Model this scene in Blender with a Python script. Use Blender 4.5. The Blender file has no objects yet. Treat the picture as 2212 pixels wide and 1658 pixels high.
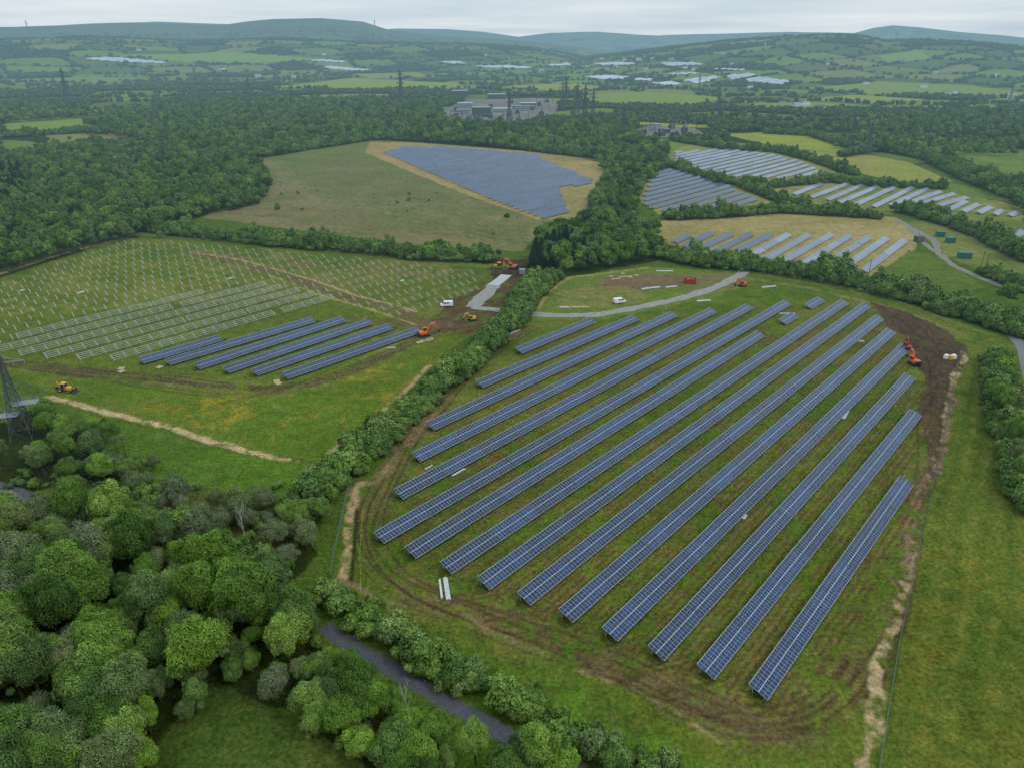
import bpy, bmesh, math, random, time
import numpy as np
from mathutils import Vector, Matrix
T0=time.time()
rng=np.random.default_rng(7); random.seed(7)
scene=bpy.context.scene
COL=scene.collection
# ------------------------------------------------------------------ survey
CAMH=110.0; FOC=1600.0; CX,CY,HZ=1106.0,829.0,100.0
PT=math.atan((CY-HZ)/FOC); SP,CP=math.sin(PT),math.cos(PT)
def G(u,v,z=0.0):
    """survey point of the photo -> site metres (x east-ish, y ahead) at height z"""
    dx=u-CX; dy=CY-v
    den=FOC*SP-dy*CP
    k=(CAMH-z)/den
    return np.array([dx*k,(dy*SP+FOC*CP)*k])
def P(x,y,z=0.0):
    zz=z-CAMH
    dep=y*CP-zz*SP
    up=y*SP+zz*CP
    return CX+FOC*x/dep, CY-FOC*up/dep
RD=np.array([.6599,.7514]); RN=np.array([.7514,-.6599])
def lin(r,g,b):
    f=lambda c:(c/255/12.92 if c/255<=.04045 else ((c/255+.055)/1.055)**2.4)
    return np.array([f(r),f(g),f(b)])
# ------------------------------------------------------------------ noise
_tab=rng.random((8,256,256))
def vn(x,y,s,k=0):
    x=x/s+17.3*k; y=y/s+9.1*k
    xi=np.floor(x).astype(np.int64); yi=np.floor(y).astype(np.int64)
    fx=x-xi; fy=y-yi
    fx=fx*fx*(3-2*fx); fy=fy*fy*(3-2*fy)
    t=_tab[k%8]
    a=t[xi&255,yi&255];b=t[(xi+1)&255,yi&255];c=t[xi&255,(yi+1)&255];d=t[(xi+1)&255,(yi+1)&255]
    return (a*(1-fx)+b*fx)*(1-fy)+(c*(1-fx)+d*fx)*fy
def fbm(x,y,s,k=0,o=4):
    r=0;a=1;t=0
    for i in range(o):
        r=r+a*vn(x,y,s/2**i,k+i); t+=a; a*=.55
    return r/t
def inpoly(px,py,poly):
    c=np.zeros(px.shape,bool); n=len(poly); j=n-1
    for i in range(n):
        xi,yi=poly[i]; xj,yj=poly[j]
        if yi!=yj:
            c^=((yi>py)!=(yj>py))&(px<(xj-xi)*(py-yi)/(yj-yi)+xi)
        j=i
    return c
def dline(px,py,pl):
    d=np.full(px.shape,1e9)
    for a,b in zip(pl[:-1],pl[1:]):
        ab=b-a; L=max(ab@ab,1e-6)
        t=np.clip(((px-a[0])*ab[0]+(py-a[1])*ab[1])/L,0,1)
        d=np.minimum(d,np.hypot(px-a[0]-t*ab[0],py-a[1]-t*ab[1]))
    return d
# ------------------------------------------------------------------ terrain
RIDGES=[
 (4200,1700,[(1200,135),(1330,118),(1430,105),(1500,97),(1600,87),(1700,80),(1780,77),(1850,80),(1910,90),(2000,88),(2100,93),(2212,103),(2500,112)]),
 (4500,1500,[(-300,90),(0,88),(200,82),(400,90),(600,85),(800,93),(1000,96),(1150,104),(1300,130)]),
 (7000,2200,[(-300,66),(0,63),(170,60),(250,56),(350,57),(480,60),(540,52),(600,47),(700,46),(790,53),(840,68),(950,80),(1100,88),(1200,96),(1350,115)]),
 (11000,2600,[(-300,64),(0,64),(200,56),(350,52),(480,56),(800,70),(860,66),(960,67),(1040,72),(1120,82),(1190,74),(1290,72),(1420,80),(1560,75),(1700,72),(1840,75),(1880,65),(1920,60),(1980,63),(2060,72),(2150,78),(2212,84),(2500,80)]),
]
def hgt(x,y):
    x=np.asarray(x,float); y=np.asarray(y,float)
    r=np.hypot(x,y); az=np.clip(np.arctan2(x,y),-1.0,1.0)
    u=1106+1758*np.tan(az)
    h=10*np.clip((r-2300)/2500,0,1)*fbm(x,y,600,1,3)
    for D,w,prof in RIDGES:
        pu=[a for a,b in prof]; pv=[b for a,b in prof]
        v=np.interp(u,pu,pv)
        top=np.maximum(CAMH+(HZ-v)*D*np.cos(az)/1758,0)
        wob=(fbm(x,y,1500,2,3)-.5)*700
        t=np.where(r<D,np.clip((r-(D-w)-wob*np.clip((D-r)/w,0,1))/w,0,1),np.clip(1-(r-D)/(w*2.2),0,1)*.5+.5)
        t=t*t*(3-2*t)
        top=top*(1+(fbm(x,y,700,3,4)-.5)*.16*(1-t*.6))
        h=np.maximum(h,top*t)
    return h
_S=np.exp(np.linspace(math.log(1200),math.log(14000),1400))
def GT(u,v):
    """survey point on the rolling far terrain"""
    if v>235: return G(u,v)
    dx=u-CX; dy=CY-v; X=dx; Y=dy*SP+FOC*CP; Z=dy*CP-FOC*SP; n=math.hypot(X,Y)
    xs=_S*X/n; ys=_S*Y/n; zs=CAMH+_S*Z/n
    k=np.where(zs<hgt(xs,ys))[0]; i=k[0] if len(k) else len(_S)-1
    return np.array([xs[i],ys[i]])
def GP(pts,z=0.0):
    if min(v for u,v in pts)<210 and z<4.5: return np.array([GT(u,v) for u,v in pts])
    return np.array([G(u,v,z) for u,v in pts])
VC=np.random.default_rng(21).random((128,128,4))
def patch(x,y,S=175.0):
    ca,sa=math.cos(.5),math.sin(.5)
    wx=x+(fbm(x,y,260,4,2)-.5)*80; wy=y+(fbm(x,y,260,5,2)-.5)*80
    X=(wx*ca+wy*sa)/(S*1.25); Y=(-wx*sa+wy*ca)/S
    xi=np.floor(X).astype(int); yi=np.floor(Y).astype(int)
    f1=np.full(x.shape,9.);f2=np.full(x.shape,9.);h=np.zeros(x.shape);g=np.zeros(x.shape)
    for a in(-1,0,1):
        for b in(-1,0,1):
            c=VC[(xi+a)&127,(yi+b)&127]
            d=np.hypot(xi+a+.15+.7*c[...,0]-X,yi+b+.15+.7*c[...,1]-Y)
            m=d<f1
            f2=np.where(m,f1,np.minimum(f2,d))
            h=np.where(m,c[...,2],h); g=np.where(m,c[...,3],g)
            f1=np.where(m,d,f1)
    return (f2-f1)*S,h,g
def woodprob(x,y):
    r=np.hypot(x,y); side=x/np.maximum(y,1)
    near=np.clip((3100-r)/1300,0,1)
    p=.18+near*np.where(side<-.05,.46,.18)
    p=np.where(r>5200,.1,p)
    return p
# ------------------------------------------------------------------ materials
def newmat(name):
    m=bpy.data.materials.new(name); m.use_nodes=True
    nt=m.node_tree; nt.nodes.clear(); return m,nt
HG=bpy.data.node_groups.new("painted_haze","ShaderNodeTree")
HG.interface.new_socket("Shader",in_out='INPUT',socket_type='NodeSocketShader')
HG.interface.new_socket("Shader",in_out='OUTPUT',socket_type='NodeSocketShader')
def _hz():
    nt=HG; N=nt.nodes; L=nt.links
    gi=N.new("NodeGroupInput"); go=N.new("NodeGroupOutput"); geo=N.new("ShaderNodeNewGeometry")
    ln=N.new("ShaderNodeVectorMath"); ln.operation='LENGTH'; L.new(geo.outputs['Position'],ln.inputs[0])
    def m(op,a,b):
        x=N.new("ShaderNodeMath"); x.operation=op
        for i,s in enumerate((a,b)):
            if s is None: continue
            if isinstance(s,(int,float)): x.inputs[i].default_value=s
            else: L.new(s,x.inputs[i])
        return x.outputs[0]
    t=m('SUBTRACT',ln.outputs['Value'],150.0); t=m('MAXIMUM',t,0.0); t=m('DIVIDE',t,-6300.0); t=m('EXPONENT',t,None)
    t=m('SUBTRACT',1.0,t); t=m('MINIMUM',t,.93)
    em=N.new("ShaderNodeEmission"); em.inputs[0].default_value=(.225,.375,.48,1); em.inputs[1].default_value=1  # haze painted into the materials as a bluish glow growing with distance
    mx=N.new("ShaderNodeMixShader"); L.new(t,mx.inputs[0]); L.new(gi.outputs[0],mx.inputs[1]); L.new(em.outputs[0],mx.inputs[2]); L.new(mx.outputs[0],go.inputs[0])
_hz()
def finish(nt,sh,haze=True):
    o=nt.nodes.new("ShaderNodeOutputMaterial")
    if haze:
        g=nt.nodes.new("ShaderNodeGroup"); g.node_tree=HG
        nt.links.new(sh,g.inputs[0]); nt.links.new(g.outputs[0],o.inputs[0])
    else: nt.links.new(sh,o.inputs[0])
def simple(name,col,rough=.6,metal=0,var=.25,scale=3.0,spec=.3):
    m,nt=newmat(name); N=nt.nodes; L=nt.links
    b=N.new("ShaderNodeBsdfPrincipled"); b.inputs['Roughness'].default_value=rough; b.inputs['Metallic'].default_value=metal
    b.inputs['Specular IOR Level'].default_value=spec
    geo=N.new("ShaderNodeNewGeometry"); no=N.new("ShaderNodeTexNoise"); no.inputs['Scale'].default_value=scale; no.inputs['Detail'].default_value=4
    L.new(geo.outputs['Position'],no.inputs['Vector'])
    mr=N.new("ShaderNodeMapRange"); mr.inputs[1].default_value=.25; mr.inputs[2].default_value=.75; mr.inputs[3].default_value=1-var; mr.inputs[4].default_value=1+var
    L.new(no.outputs[0],mr.inputs[0])
    vm=N.new("ShaderNodeVectorMath"); vm.operation='SCALE'; vm.inputs[0].default_value=tuple(col[:3]); L.new(mr.outputs[0],vm.inputs['Scale'])
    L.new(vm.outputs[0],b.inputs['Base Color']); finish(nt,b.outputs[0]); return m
def ground_mat():
    m,nt=newmat("ground_cover"); N=nt.nodes; L=nt.links
    at=N.new("ShaderNodeAttribute"); at.attribute_name="gcol"
    geo=N.new("ShaderNodeNewGeometry")
    def noise(s,det,lo,hi,a=.3,b=.7):
        no=N.new("ShaderNodeTexNoise"); no.inputs['Scale'].default_value=s; no.inputs['Detail'].default_value=det; no.inputs['Roughness'].default_value=.74
        L.new(geo.outputs['Position'],no.inputs['Vector'])
        mr=N.new("ShaderNodeMapRange"); mr.inputs[1].default_value=a; mr.inputs[2].default_value=b; mr.inputs[3].default_value=lo; mr.inputs[4].default_value=hi
        L.new(no.outputs[0],mr.inputs[0]); return mr.outputs[0],no.outputs[0]
    a,n1=noise(1.1,6,.4,1.6); b,n2=noise(.25,5,.7,1.3); c,_=noise(.03,3,.87,1.13)
    def mul(x,y):
        q=N.new("ShaderNodeMath"); q.operation='MULTIPLY'; L.new(x,q.inputs[0]); L.new(y,q.inputs[1]); return q.outputs[0]
    f=mul(mul(a,b),c)
    vm=N.new("ShaderNodeVectorMath"); vm.operation='SCALE'; L.new(at.outputs['Color'],vm.inputs[0]); L.new(f,vm.inputs['Scale'])
    tn,_=noise(.55,4,0,1,.40,.66)
    mx=N.new("ShaderNodeMix"); mx.data_type='RGBA'; mx.blend_type='MULTIPLY'; L.new(tn,mx.inputs[0]); L.new(vm.outputs[0],mx.inputs[6]); mx.inputs[7].default_value=(1.2,1.0,.88,1)
    bu=N.new("ShaderNodeBump"); bu.inputs['Strength'].default_value=.7; bu.inputs['Distance'].default_value=.45; L.new(n1,bu.inputs['Height'])
    d=N.new("ShaderNodeBsdfDiffuse"); L.new(mx.outputs[2],d.inputs[0]); L.new(bu.outputs[0],d.inputs['Normal'])
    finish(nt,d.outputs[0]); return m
def leaf_mat(name,cols,k=1.0,trans=True):
    m,nt=newmat(name); N=nt.nodes; L=nt.links
    oi=N.new("ShaderNodeObjectInfo"); cr=N.new("ShaderNodeValToRGB"); L.new(oi.outputs['Random'],cr.inputs[0])
    e=cr.color_ramp.elements
    while len(e)<len(cols): e.new(.5)
    for i,c in enumerate(cols):
        e[i].position=i/(len(cols)-1); e[i].color=(c[0]*k,c[1]*k,c[2]*k,1)
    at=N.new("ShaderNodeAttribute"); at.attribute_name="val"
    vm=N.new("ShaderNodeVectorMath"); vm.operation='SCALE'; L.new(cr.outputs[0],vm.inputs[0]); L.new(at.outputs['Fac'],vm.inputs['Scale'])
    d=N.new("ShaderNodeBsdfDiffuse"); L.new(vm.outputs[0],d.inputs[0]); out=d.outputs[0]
    if trans:
        t=N.new("ShaderNodeBsdfTranslucent"); L.new(vm.outputs[0],t.inputs[0])
        mx=N.new("ShaderNodeMixShader"); mx.inputs[0].default_value=.2; L.new(d.outputs[0],mx.inputs[1]); L.new(t.outputs[0],mx.inputs[2]); out=mx.outputs[0]
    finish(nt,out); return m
def panel_mat(name,cell,var,frame,rough=.22,ior=1.5):
    m,nt=newmat(name); N=nt.nodes; L=nt.links
    uv=N.new("ShaderNodeUVMap"); sx=N.new("ShaderNodeSeparateXYZ"); L.new(uv.outputs[0],sx.inputs[0])
    def ma(op,a,b=None):
        x=N.new("ShaderNodeMath"); x.operation=op
        for i,s in enumerate((a,b)):
            if s is None: continue
            if isinstance(s,(int,float)): x.inputs[i].default_value=s
            else: L.new(s,x.inputs[i])
        return x.outputs[0]
    def line(c,per,w):
        t=ma('DIVIDE',c,per); t=ma('ADD',t,.5); t=ma('FRACT',t); t=ma('SUBTRACT',t,.5); t=ma('ABSOLUTE',t)
        return ma('LESS_THAN',t,w/per)
    l1=line(sx.outputs[0],1.0,.028); l2=line(sx.outputs[1],2.05,.055); l3=ma('MULTIPLY',line(sx.outputs[1],1.025,.018),.6)
    li=ma('MAXIMUM',ma('MAXIMUM',ma('MULTIPLY',l1,.8),l2),l3)
    fl=N.new("ShaderNodeVectorMath"); fl.operation='FLOOR'
    dv=N.new("ShaderNodeVectorMath"); dv.operation='DIVIDE'; dv.inputs[1].default_value=(1,2.05,1); L.new(uv.outputs[0],dv.inputs[0]); L.new(dv.outputs[0],fl.inputs[0])
    wn=N.new("ShaderNodeTexWhiteNoise"); wn.noise_dimensions='3D'
    geo=N.new("ShaderNodeObjectInfo"); ad=N.new("ShaderNodeVectorMath"); L.new(fl.outputs[0],ad.inputs[0]); L.new(geo.outputs['Random'],ad.inputs[1]); L.new(ad.outputs[0],wn.inputs[0])
    mr=N.new("ShaderNodeMapRange"); mr.inputs[3].default_value=1-var; mr.inputs[4].default_value=1+var; L.new(wn.outputs[0],mr.inputs[0])
    m2=N.new("ShaderNodeMapRange"); m2.inputs[3].default_value=.75; m2.inputs[4].default_value=1.3; L.new(geo.outputs['Random'],m2.inputs[0])
    vm=N.new("ShaderNodeVectorMath"); vm.operation='SCALE'; vm.inputs[0].default_value=cell; L.new(ma('MULTIPLY',mr.outputs[0],m2.outputs[0]),vm.inputs['Scale'])
    mx=N.new("ShaderNodeMix"); mx.data_type='RGBA'; L.new(li,mx.inputs[0]); L.new(vm.outputs[0],mx.inputs[6]); mx.inputs[7].default_value=(*frame,1)
    b=N.new("ShaderNodeBsdfPrincipled"); L.new(mx.outputs[2],b.inputs['Base Color']); b.inputs['Roughness'].default_value=rough; b.inputs['IOR'].default_value=ior
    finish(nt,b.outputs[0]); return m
M={}
M['ground']=ground_mat()
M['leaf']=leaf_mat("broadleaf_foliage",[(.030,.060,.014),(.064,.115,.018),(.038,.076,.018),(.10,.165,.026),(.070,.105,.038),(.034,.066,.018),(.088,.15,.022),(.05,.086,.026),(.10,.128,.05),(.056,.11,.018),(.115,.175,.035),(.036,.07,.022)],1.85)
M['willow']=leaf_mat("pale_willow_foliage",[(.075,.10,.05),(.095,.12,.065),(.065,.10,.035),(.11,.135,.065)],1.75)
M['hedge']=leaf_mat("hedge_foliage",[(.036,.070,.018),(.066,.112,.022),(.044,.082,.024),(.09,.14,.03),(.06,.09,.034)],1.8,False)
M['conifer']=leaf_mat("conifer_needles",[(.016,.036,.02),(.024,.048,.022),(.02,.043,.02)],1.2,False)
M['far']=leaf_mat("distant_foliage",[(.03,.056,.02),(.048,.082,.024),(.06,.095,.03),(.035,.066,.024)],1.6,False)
M['bark']=simple("bark",(.07,.055,.04),.9,0,.4,4)
M['birch']=simple("pale_bark",(.42,.40,.36),.8,0,.2,3)
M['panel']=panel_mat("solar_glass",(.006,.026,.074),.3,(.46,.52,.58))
M['panelfar']=panel_mat("solar_glass_painted_sheen",(.03,.055,.105),.12,(.22,.27,.35))  # sky sheen of the farther rows painted in as paler cells
M['panelpale']=panel_mat("solar_glass_painted_sky",(.13,.165,.22),.12,(.4,.44,.5),.25,1.6)  # reflected sky put into the base colour, so cells are pale
M['alu']=simple("galvanised_steel",(.44,.48,.48),.5,.2,.15,2)
M['steel']=simple("tower_steel",(.08,.095,.105),.6,.2,.2,1)
M['asphalt']=simple("asphalt",(.075,.08,.09),.85,0,.25,1.2)
M['gravel']=simple("crushed_stone",(.25,.25,.235),.95,0,.3,.5)
M['lane']=simple("worn_lane_surface",(.16,.165,.165),.95,0,.2,.5)
M['concrete']=simple("pale_concrete",(.40,.42,.42),.9,0,.15,.6)
M['track']=simple("stone_track",(.20,.19,.155),.95,0,.35,.6)
M['white']=simple("white_paint",(.75,.76,.76),.3,0,.06,1,.5)
M['bar']=simple("mill_aluminium",(.52,.54,.54),.5,.1,.15,1,.5)
M['glass']=simple("window_glass",(.02,.025,.03),.08,0,.1,1,.6)
M['rubber']=simple("black_rubber",(.02,.02,.02),.8)
M['orange']=simple("orange_paint",(.66,.11,.02),.4,0,.12,2,.5)
M['yellow']=simple("yellow_paint",(.62,.34,.02),.4,0,.12,2,.5)
M['red']=simple("red_paint",(.38,.03,.025),.5,0,.2,2,.4)
M['dark']=simple("dark_metal",(.035,.035,.038),.5,.3)
M['green']=simple("green_paint",(.02,.15,.115),.5,0,.1,1,.4)
M['fence']=simple("fence_green",(.13,.19,.14),.6)
M['wood']=simple("timber",(.33,.25,.15),.85,0,.25,2)
M['tape']=simple("yellow_tape",(.45,.40,.06),.6)
M['grey']=simple("grey_cladding",(.24,.27,.29),.6,0,.1,.3)
M['pale']=simple("pale_cladding",(.50,.52,.52),.6,0,.1,.3)
M['dkgreen']=simple("green_cladding",(.05,.09,.065),.6,0,.1,.3)
M['roof']=simple("slate_roof",(.10,.10,.11),.7,0,.15,1)
M['glare']=simple("solar_glass_painted_glare",(.44,.50,.57),.45,0,.3,.03,.5)  # pale colour stands in for sky glare off far panels
M['straw']=simple("cut_straw",(.42,.36,.22),.9,0,.3,2)
# ------------------------------------------------------------------ mesh helpers
class MB:
    def __init__(s): s.v=[];s.f=[];s.m=[]
    def add(s,vs,fs,mi=0):
        o=len(s.v); s.v+= [tuple(map(float,q)) for q in vs]; s.f+=[tuple(i+o for i in f) for f in fs]; s.m+=[mi]*len(fs)
    def box(s,c,sz,rz=0,mi=0,taper=1.0,ry=0):
        hx,hy,hz=sz[0]/2,sz[1]/2,sz[2]/2; vs=[]
        R=Matrix.Rotation(rz,3,'Z')@Matrix.Rotation(ry,3,'Y')
        for z in(-1,1):
            k=taper if z>0 else 1
            for x,y in((-1,-1),(1,-1),(1,1),(-1,1)):
                q=R@Vector((x*hx*k,y*hy*k,z*hz)); vs.append((q.x+c[0],q.y+c[1],q.z+c[2]))
        s.add(vs,[(3,2,1,0),(4,5,6,7),(0,1,5,4),(1,2,6,5),(2,3,7,6),(3,0,4,7)],mi)
    def beam(s,a,b,w,h=None,mi=0):
        a=Vector(a);b=Vector(b);d=(b-a); 
        if d.length<1e-6:return
        d.normalize(); up=Vector((0,0,1)) if abs(d.z)<.95 else Vector((1,0,0))
        sx=d.cross(up).normalized(); sy=sx.cross(d).normalized(); h=h or w; vs=[]
        for q in(a,b):
            for i,j in((-1,-1),(1,-1),(1,1),(-1,1)): vs.append(q+sx*(i*w/2)+sy*(j*h/2))
        s.add(vs,[(3,2,1,0),(4,5,6,7),(0,1,5,4),(1,2,6,5),(2,3,7,6),(3,0,4,7)],mi)
    def cyl(s,a,b,r1,r2=None,n=10,mi=0):
        r2=r1 if r2 is None else r2
        a=Vector(a);b=Vector(b);d=(b-a).normalized(); up=Vector((0,0,1)) if abs(d.z)<.95 else Vector((1,0,0))
        sx=d.cross(up).normalized(); sy=sx.cross(d).normalized(); vs=[]
        for q,r in((a,r1),(b,r2)):
            for i in range(n):
                t=2*math.pi*i/n; vs.append(q+sx*(r*math.cos(t))+sy*(r*math.sin(t)))
        fs=[(i,(i+1)%n,n+(i+1)%n,n+i) for i in range(n)]+[tuple(range(n))[::-1],tuple(range(n,2*n))]
        s.add(vs,fs,mi)
    def prof(s,pts,y0,y1,mi=0):
        n=len(pts); vs=[(x,y0,z) for x,z in pts]+[(x,y1,z) for x,z in pts]
        s.add(vs,[tuple(range(n)),tuple(range(n,2*n))[::-1]]+[(i,n+i,n+(i+1)%n,(i+1)%n) for i in range(n)],mi)
    def mesh(s,name,mats,bevel=0):
        me=bpy.data.meshes.new(name); me.from_pydata(s.v,[],s.f)
        for m in (mats if isinstance(mats,(list,tuple)) else [mats]): me.materials.append(m)
        me.polygons.foreach_set("material_index",s.m)
        bm=bmesh.new(); bm.from_mesh(me); bmesh.ops.recalc_face_normals(bm,faces=bm.faces)
        if bevel: bmesh.ops.bevel(bm,geom=bm.edges[:],offset=bevel,segments=2,affect='EDGES',profile=.6)
        bm.to_mesh(me); bm.free(); me.update(); return me
def npmesh(name,V,quads,tris,mat,vals=None):
    me=bpy.data.meshes.new(name); V=np.asarray(V,np.float32)
    q=np.asarray(quads,np.int32).reshape(-1,4); t=np.asarray(tris,np.int32).reshape(-1,3)
    me.vertices.add(len(V)); me.vertices.foreach_set("co",V.ravel())
    nl=q.size+t.size; me.loops.add(nl); me.loops.foreach_set("vertex_index",np.concatenate([q.ravel(),t.ravel()]))
    me.polygons.add(len(q)+len(t))
    ls=np.concatenate([np.arange(len(q))*4,q.size+np.arange(len(t))*3]).astype(np.int32)
    me.polygons.foreach_set("loop_start",ls)
    me.materials.append(mat)
    if vals is not None:
        a=me.attributes.new("val",'FLOAT','POINT'); a.data.foreach_set("value",np.asarray(vals,np.float32))
    me.update(calc_edges=True); return me
def obj(name,data,parent=None,loc=(0,0,0),rz=0,sc=None):
    o=bpy.data.objects.new(name,data); COL.objects.link(o); o.location=loc
    if rz: o.rotation_euler=(0,0,rz)
    if sc is not None: o.scale=sc if hasattr(sc,'__len__') else (sc,)*3
    if parent is not None: o.parent=parent
    return o
def thing(name,parts,loc,rz,label,cat,group=None,sc=None):
    e=obj(name,None,None,loc,rz,sc); e.empty_display_size=.5
    e["label"]=label; e["category"]=cat
    if group: e["group"]=group
    for p in parts:
        nm,me=p[0],p[1]; c=obj(nm,me,e,p[2] if len(p)>2 else (0,0,0))
        if len(p)>3: c.rotation_euler=(0,0,p[3])
    return e
# ------------------------------------------------------------------ rows of panels (coordinates)
NEAR=[((1120,757),(1277,692)),((1035,829),(1369,687)),((929,919),(1455,678)),((898,986),(1541,669)),((860,1066),(1621,660)),
((818,1160),(1699,654)),((886,1192),(1650,716)),((963,1225),(1819,655)),((1044,1258),(1866,663)),((1131,1291),(1895,689)),
((1222,1328),(1923,716)),((1317,1368),(1955,748)),((1417,1409),(1966,811)),((1524,1449),(1978,890)),((1638,1493),(1960,1034)),
((1690,695),(1718,679)),((1745,662),(1775,645))]
NEARW=[(G(*a,z=1.5),G(*b,z=1.5)) for a,b in NEAR]
LEFT=[((305,778),(480,728)),((362,781),(682,688)),((425,790),(738,690)),((488,798),(795,695)),((550,803),(850,702)),((615,811),(903,712))]
LEFTW=[(G(*a,z=1.5),G(*b,z=1.5)) for a,b in LEFT]
def smoothpath(p,step=3.0,it=6):
    seg=np.linalg.norm(np.diff(p,axis=0),axis=1); s=np.concatenate([[0],np.cumsum(seg)]); n=max(int(s[-1]/step),3)
    t=np.linspace(0,s[-1],n); q=np.stack([np.interp(t,s,p[:,0]),np.interp(t,s,p[:,1])],1)
    for _ in range(it): q[1:-1]=(q[:-2]+2*q[1:-1]+q[2:])/4
    d=np.gradient(q,axis=0); d/=np.linalg.norm(d,axis=1)[:,None]; return q,np.stack([-d[:,1],d[:,0]],1),t
# ------------------------------------------------------------------ ground sheet
def build_ground():
    rr=np.concatenate([[4,15,30,45,58,66],70*np.exp(np.arange(0,math.log(17500/70),.0046))])
    fa=np.radians(np.arange(-41,41.01,.08)); ca=np.radians(np.arange(45,316,5.0))
    aa=np.concatenate([fa,ca]); nr,na=len(rr),len(aa)
    R,A=np.meshgrid(rr,aa,indexing='ij'); X=(R*np.sin(A)).ravel(); Y=(R*np.cos(A)).ravel()
    Z=hgt(X,Y)
    N=len(X); r=R.ravel()
    n1=fbm(X,Y,6,0); n2=fbm(X,Y,40,2); n3=fbm(X,Y,9,5); n4=fbm(X,Y,2.2,3,3)
    jx=(fbm(X,Y,5,3,3)-.5)*3.2+(fbm(X,Y,25,6,2)-.5)*5; jy=(fbm(X,Y,5,6,3)-.5)*3.2+(fbm(X,Y,25,1,2)-.5)*5
    C=np.empty((N,3)); C[:]=lin(72,96,40)
    def mixin(idx,col,a):
        a=np.clip(a,0,1)[:,None]; C[idx]=C[idx]*(1-a)+np.asarray(col)*a
    def bb(p,w):
        lo=p.min(0)-w; hi=p.max(0)+w
        return np.where((X>lo[0])&(X<hi[0])&(Y>lo[1])&(Y<hi[1]))[0]
    def poly(px,col,a=1.0,j=1.0,br=None,col2=None,z=0):
        p=GP(px,z) if not isinstance(px,np.ndarray) else px
        idx=bb(p,8)
        idx=idx[inpoly(X[idx]+jx[idx]*j,Y[idx]+jy[idx]*j,p)]
        al=np.full(len(idx),a)
        if br is not None: al=a*np.clip((n1[idx]*.35+n2[idx]*.3+n4[idx]*.35-br)*7,0,1)
        if col2 is not None:
            t=np.clip((n2[idx]*.6+n1[idx]*.4-.38)*4,0,1)[:,None]; col=np.asarray(col)*(1-t)+np.asarray(col2)*t
            aa_=al[:,None]; C[idx]=C[idx]*(1-aa_)+col*aa_
        else: mixin(idx,col,al)
    def line(px,w,col,a=1.0,j=.5,br=None,soft=.8,z=0):
        p=GP(px,z) if not isinstance(px,np.ndarray) else px
        idx=bb(p,w+8)
        d=dline(X[idx]+jx[idx]*j,Y[idx]+jy[idx]*j,p)
        al=a*np.clip((w/2-d)/soft+.5,0,1)
        if br is not None: al=al*np.clip((n1[idx]*.3+n3[idx]*.3+n4[idx]*.4-br)*7,0,1)
        k=al>0; mixin(idx[k],col,al[k])
    def ruts(px,offs,w,col,a=.7,br=.36,amp=1.2):
        q,nn,t=smoothpath(GP(px) if not isinstance(px,np.ndarray) else px,5.0,5)
        for i,o in enumerate(offs):
            line(q+nn*(o+amp*(vn(t,t*0+i*7.7,26,i%5)-.5))[:,None],w,col,a,.12,br,.5)
    # far patchwork
    far=np.where(r>700)[0]
    e,h,g=patch(X[far],Y[far]); wp=woodprob(X[far],Y[far])
    cols=np.array([lin(84,108,56),lin(98,122,60),lin(76,100,52),lin(112,126,74),lin(90,106,62),lin(100,130,58)])
    cc=cols[(g*5.99).astype(int)]*(.8+.3*n2[far][:,None])
    wd=(h<wp); cc[wd]=lin(46,64,36)*(.8+.4*n1[far][wd][:,None])
    hw=np.clip(5+r[far]*.0013,6,15)
    hd=(e<hw)&~wd; cc[hd]=lin(46,64,36)
    hill=(r[far]>5900)&(X[far]<500); cc[hill]=lin(80,96,60)*(.7+.6*fbm(X[far][hill],Y[far][hill],500,3,4)[:,None])
    C[far]=cc
    for w in WOODS: poly(w[0],lin(44,58,28),1,z=5)  # shade under the tree canopy painted dark onto the ground
    # fields (mid)
    poly([(10,262),(185,248),(192,275),(90,285),(20,290)],lin(112,138,66),.95,.5)
    poly([(95,288),(200,280),(300,300),(280,325),(190,318),(115,310)],lin(124,122,84),.95,.6,col2=lin(104,124,66))
    poly([(0,302),(70,306),(125,325),(0,347)],lin(96,122,56),.95,.5)
    poly([(440,470),(560,440),(592,395),(555,340),(690,318),(800,300),(1010,318),(1310,342),(1300,400),(1280,470),(1180,480),(1130,545),(900,530)],lin(96,108,70),1,1,col2=lin(110,114,80))
    poly([(440,470),(592,395),(830,470),(1130,540),(900,530)],lin(116,110,84),.8,1,br=.42)
    poly([(600,340),(900,350),(1050,430),(700,440)],lin(84,98,60),.8,1,br=.44)
    poly([(560,350),(950,350),(1130,500),(600,440)],lin(134,136,108),.7,1,br=.52)
    poly([(560,350),(950,350),(1130,500),(600,440)],lin(72,86,50),.7,1,br=.56)
    poly([(480,460),(1150,490),(1120,530)],lin(84,96,54),.6,1,br=.46)
    for k in range(7): line([(560+40*k,380+14*k),(800+50*k,400+20*k),(1080,480+6*k)],1.8,lin(74,84,54),.6,1,br=.4)
    poly([(795,308),(900,308),(1180,330),(1300,352),(1305,365),(1270,440),(1240,470),(1165,475),(1030,430),(870,365),(790,330)],lin(150,138,98),.95,.6,col2=lin(130,128,86))
    poly([(560,338),(700,310),(800,302),(790,330),(640,370)],lin(92,112,60),.6,1)
    poly([(1375,430),(1400,385),(1440,362),(1500,372),(1580,395),(1665,438),(1560,452),(1430,466)],lin(146,140,94),.95,.6,col2=lin(118,126,72))
    poly([(1440,330),(1500,310),(1600,312),(1720,330),(1830,385),(1700,392),(1560,385),(1450,350)],lin(122,130,78),.95,.6)
    poly([(1640,400),(1720,392),(1880,388),(2010,398),(2120,425),(2212,450),(2212,480),(2050,470),(1900,462),(1740,440)],lin(136,136,90),.95,.6,col2=lin(98,118,62))
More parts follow.
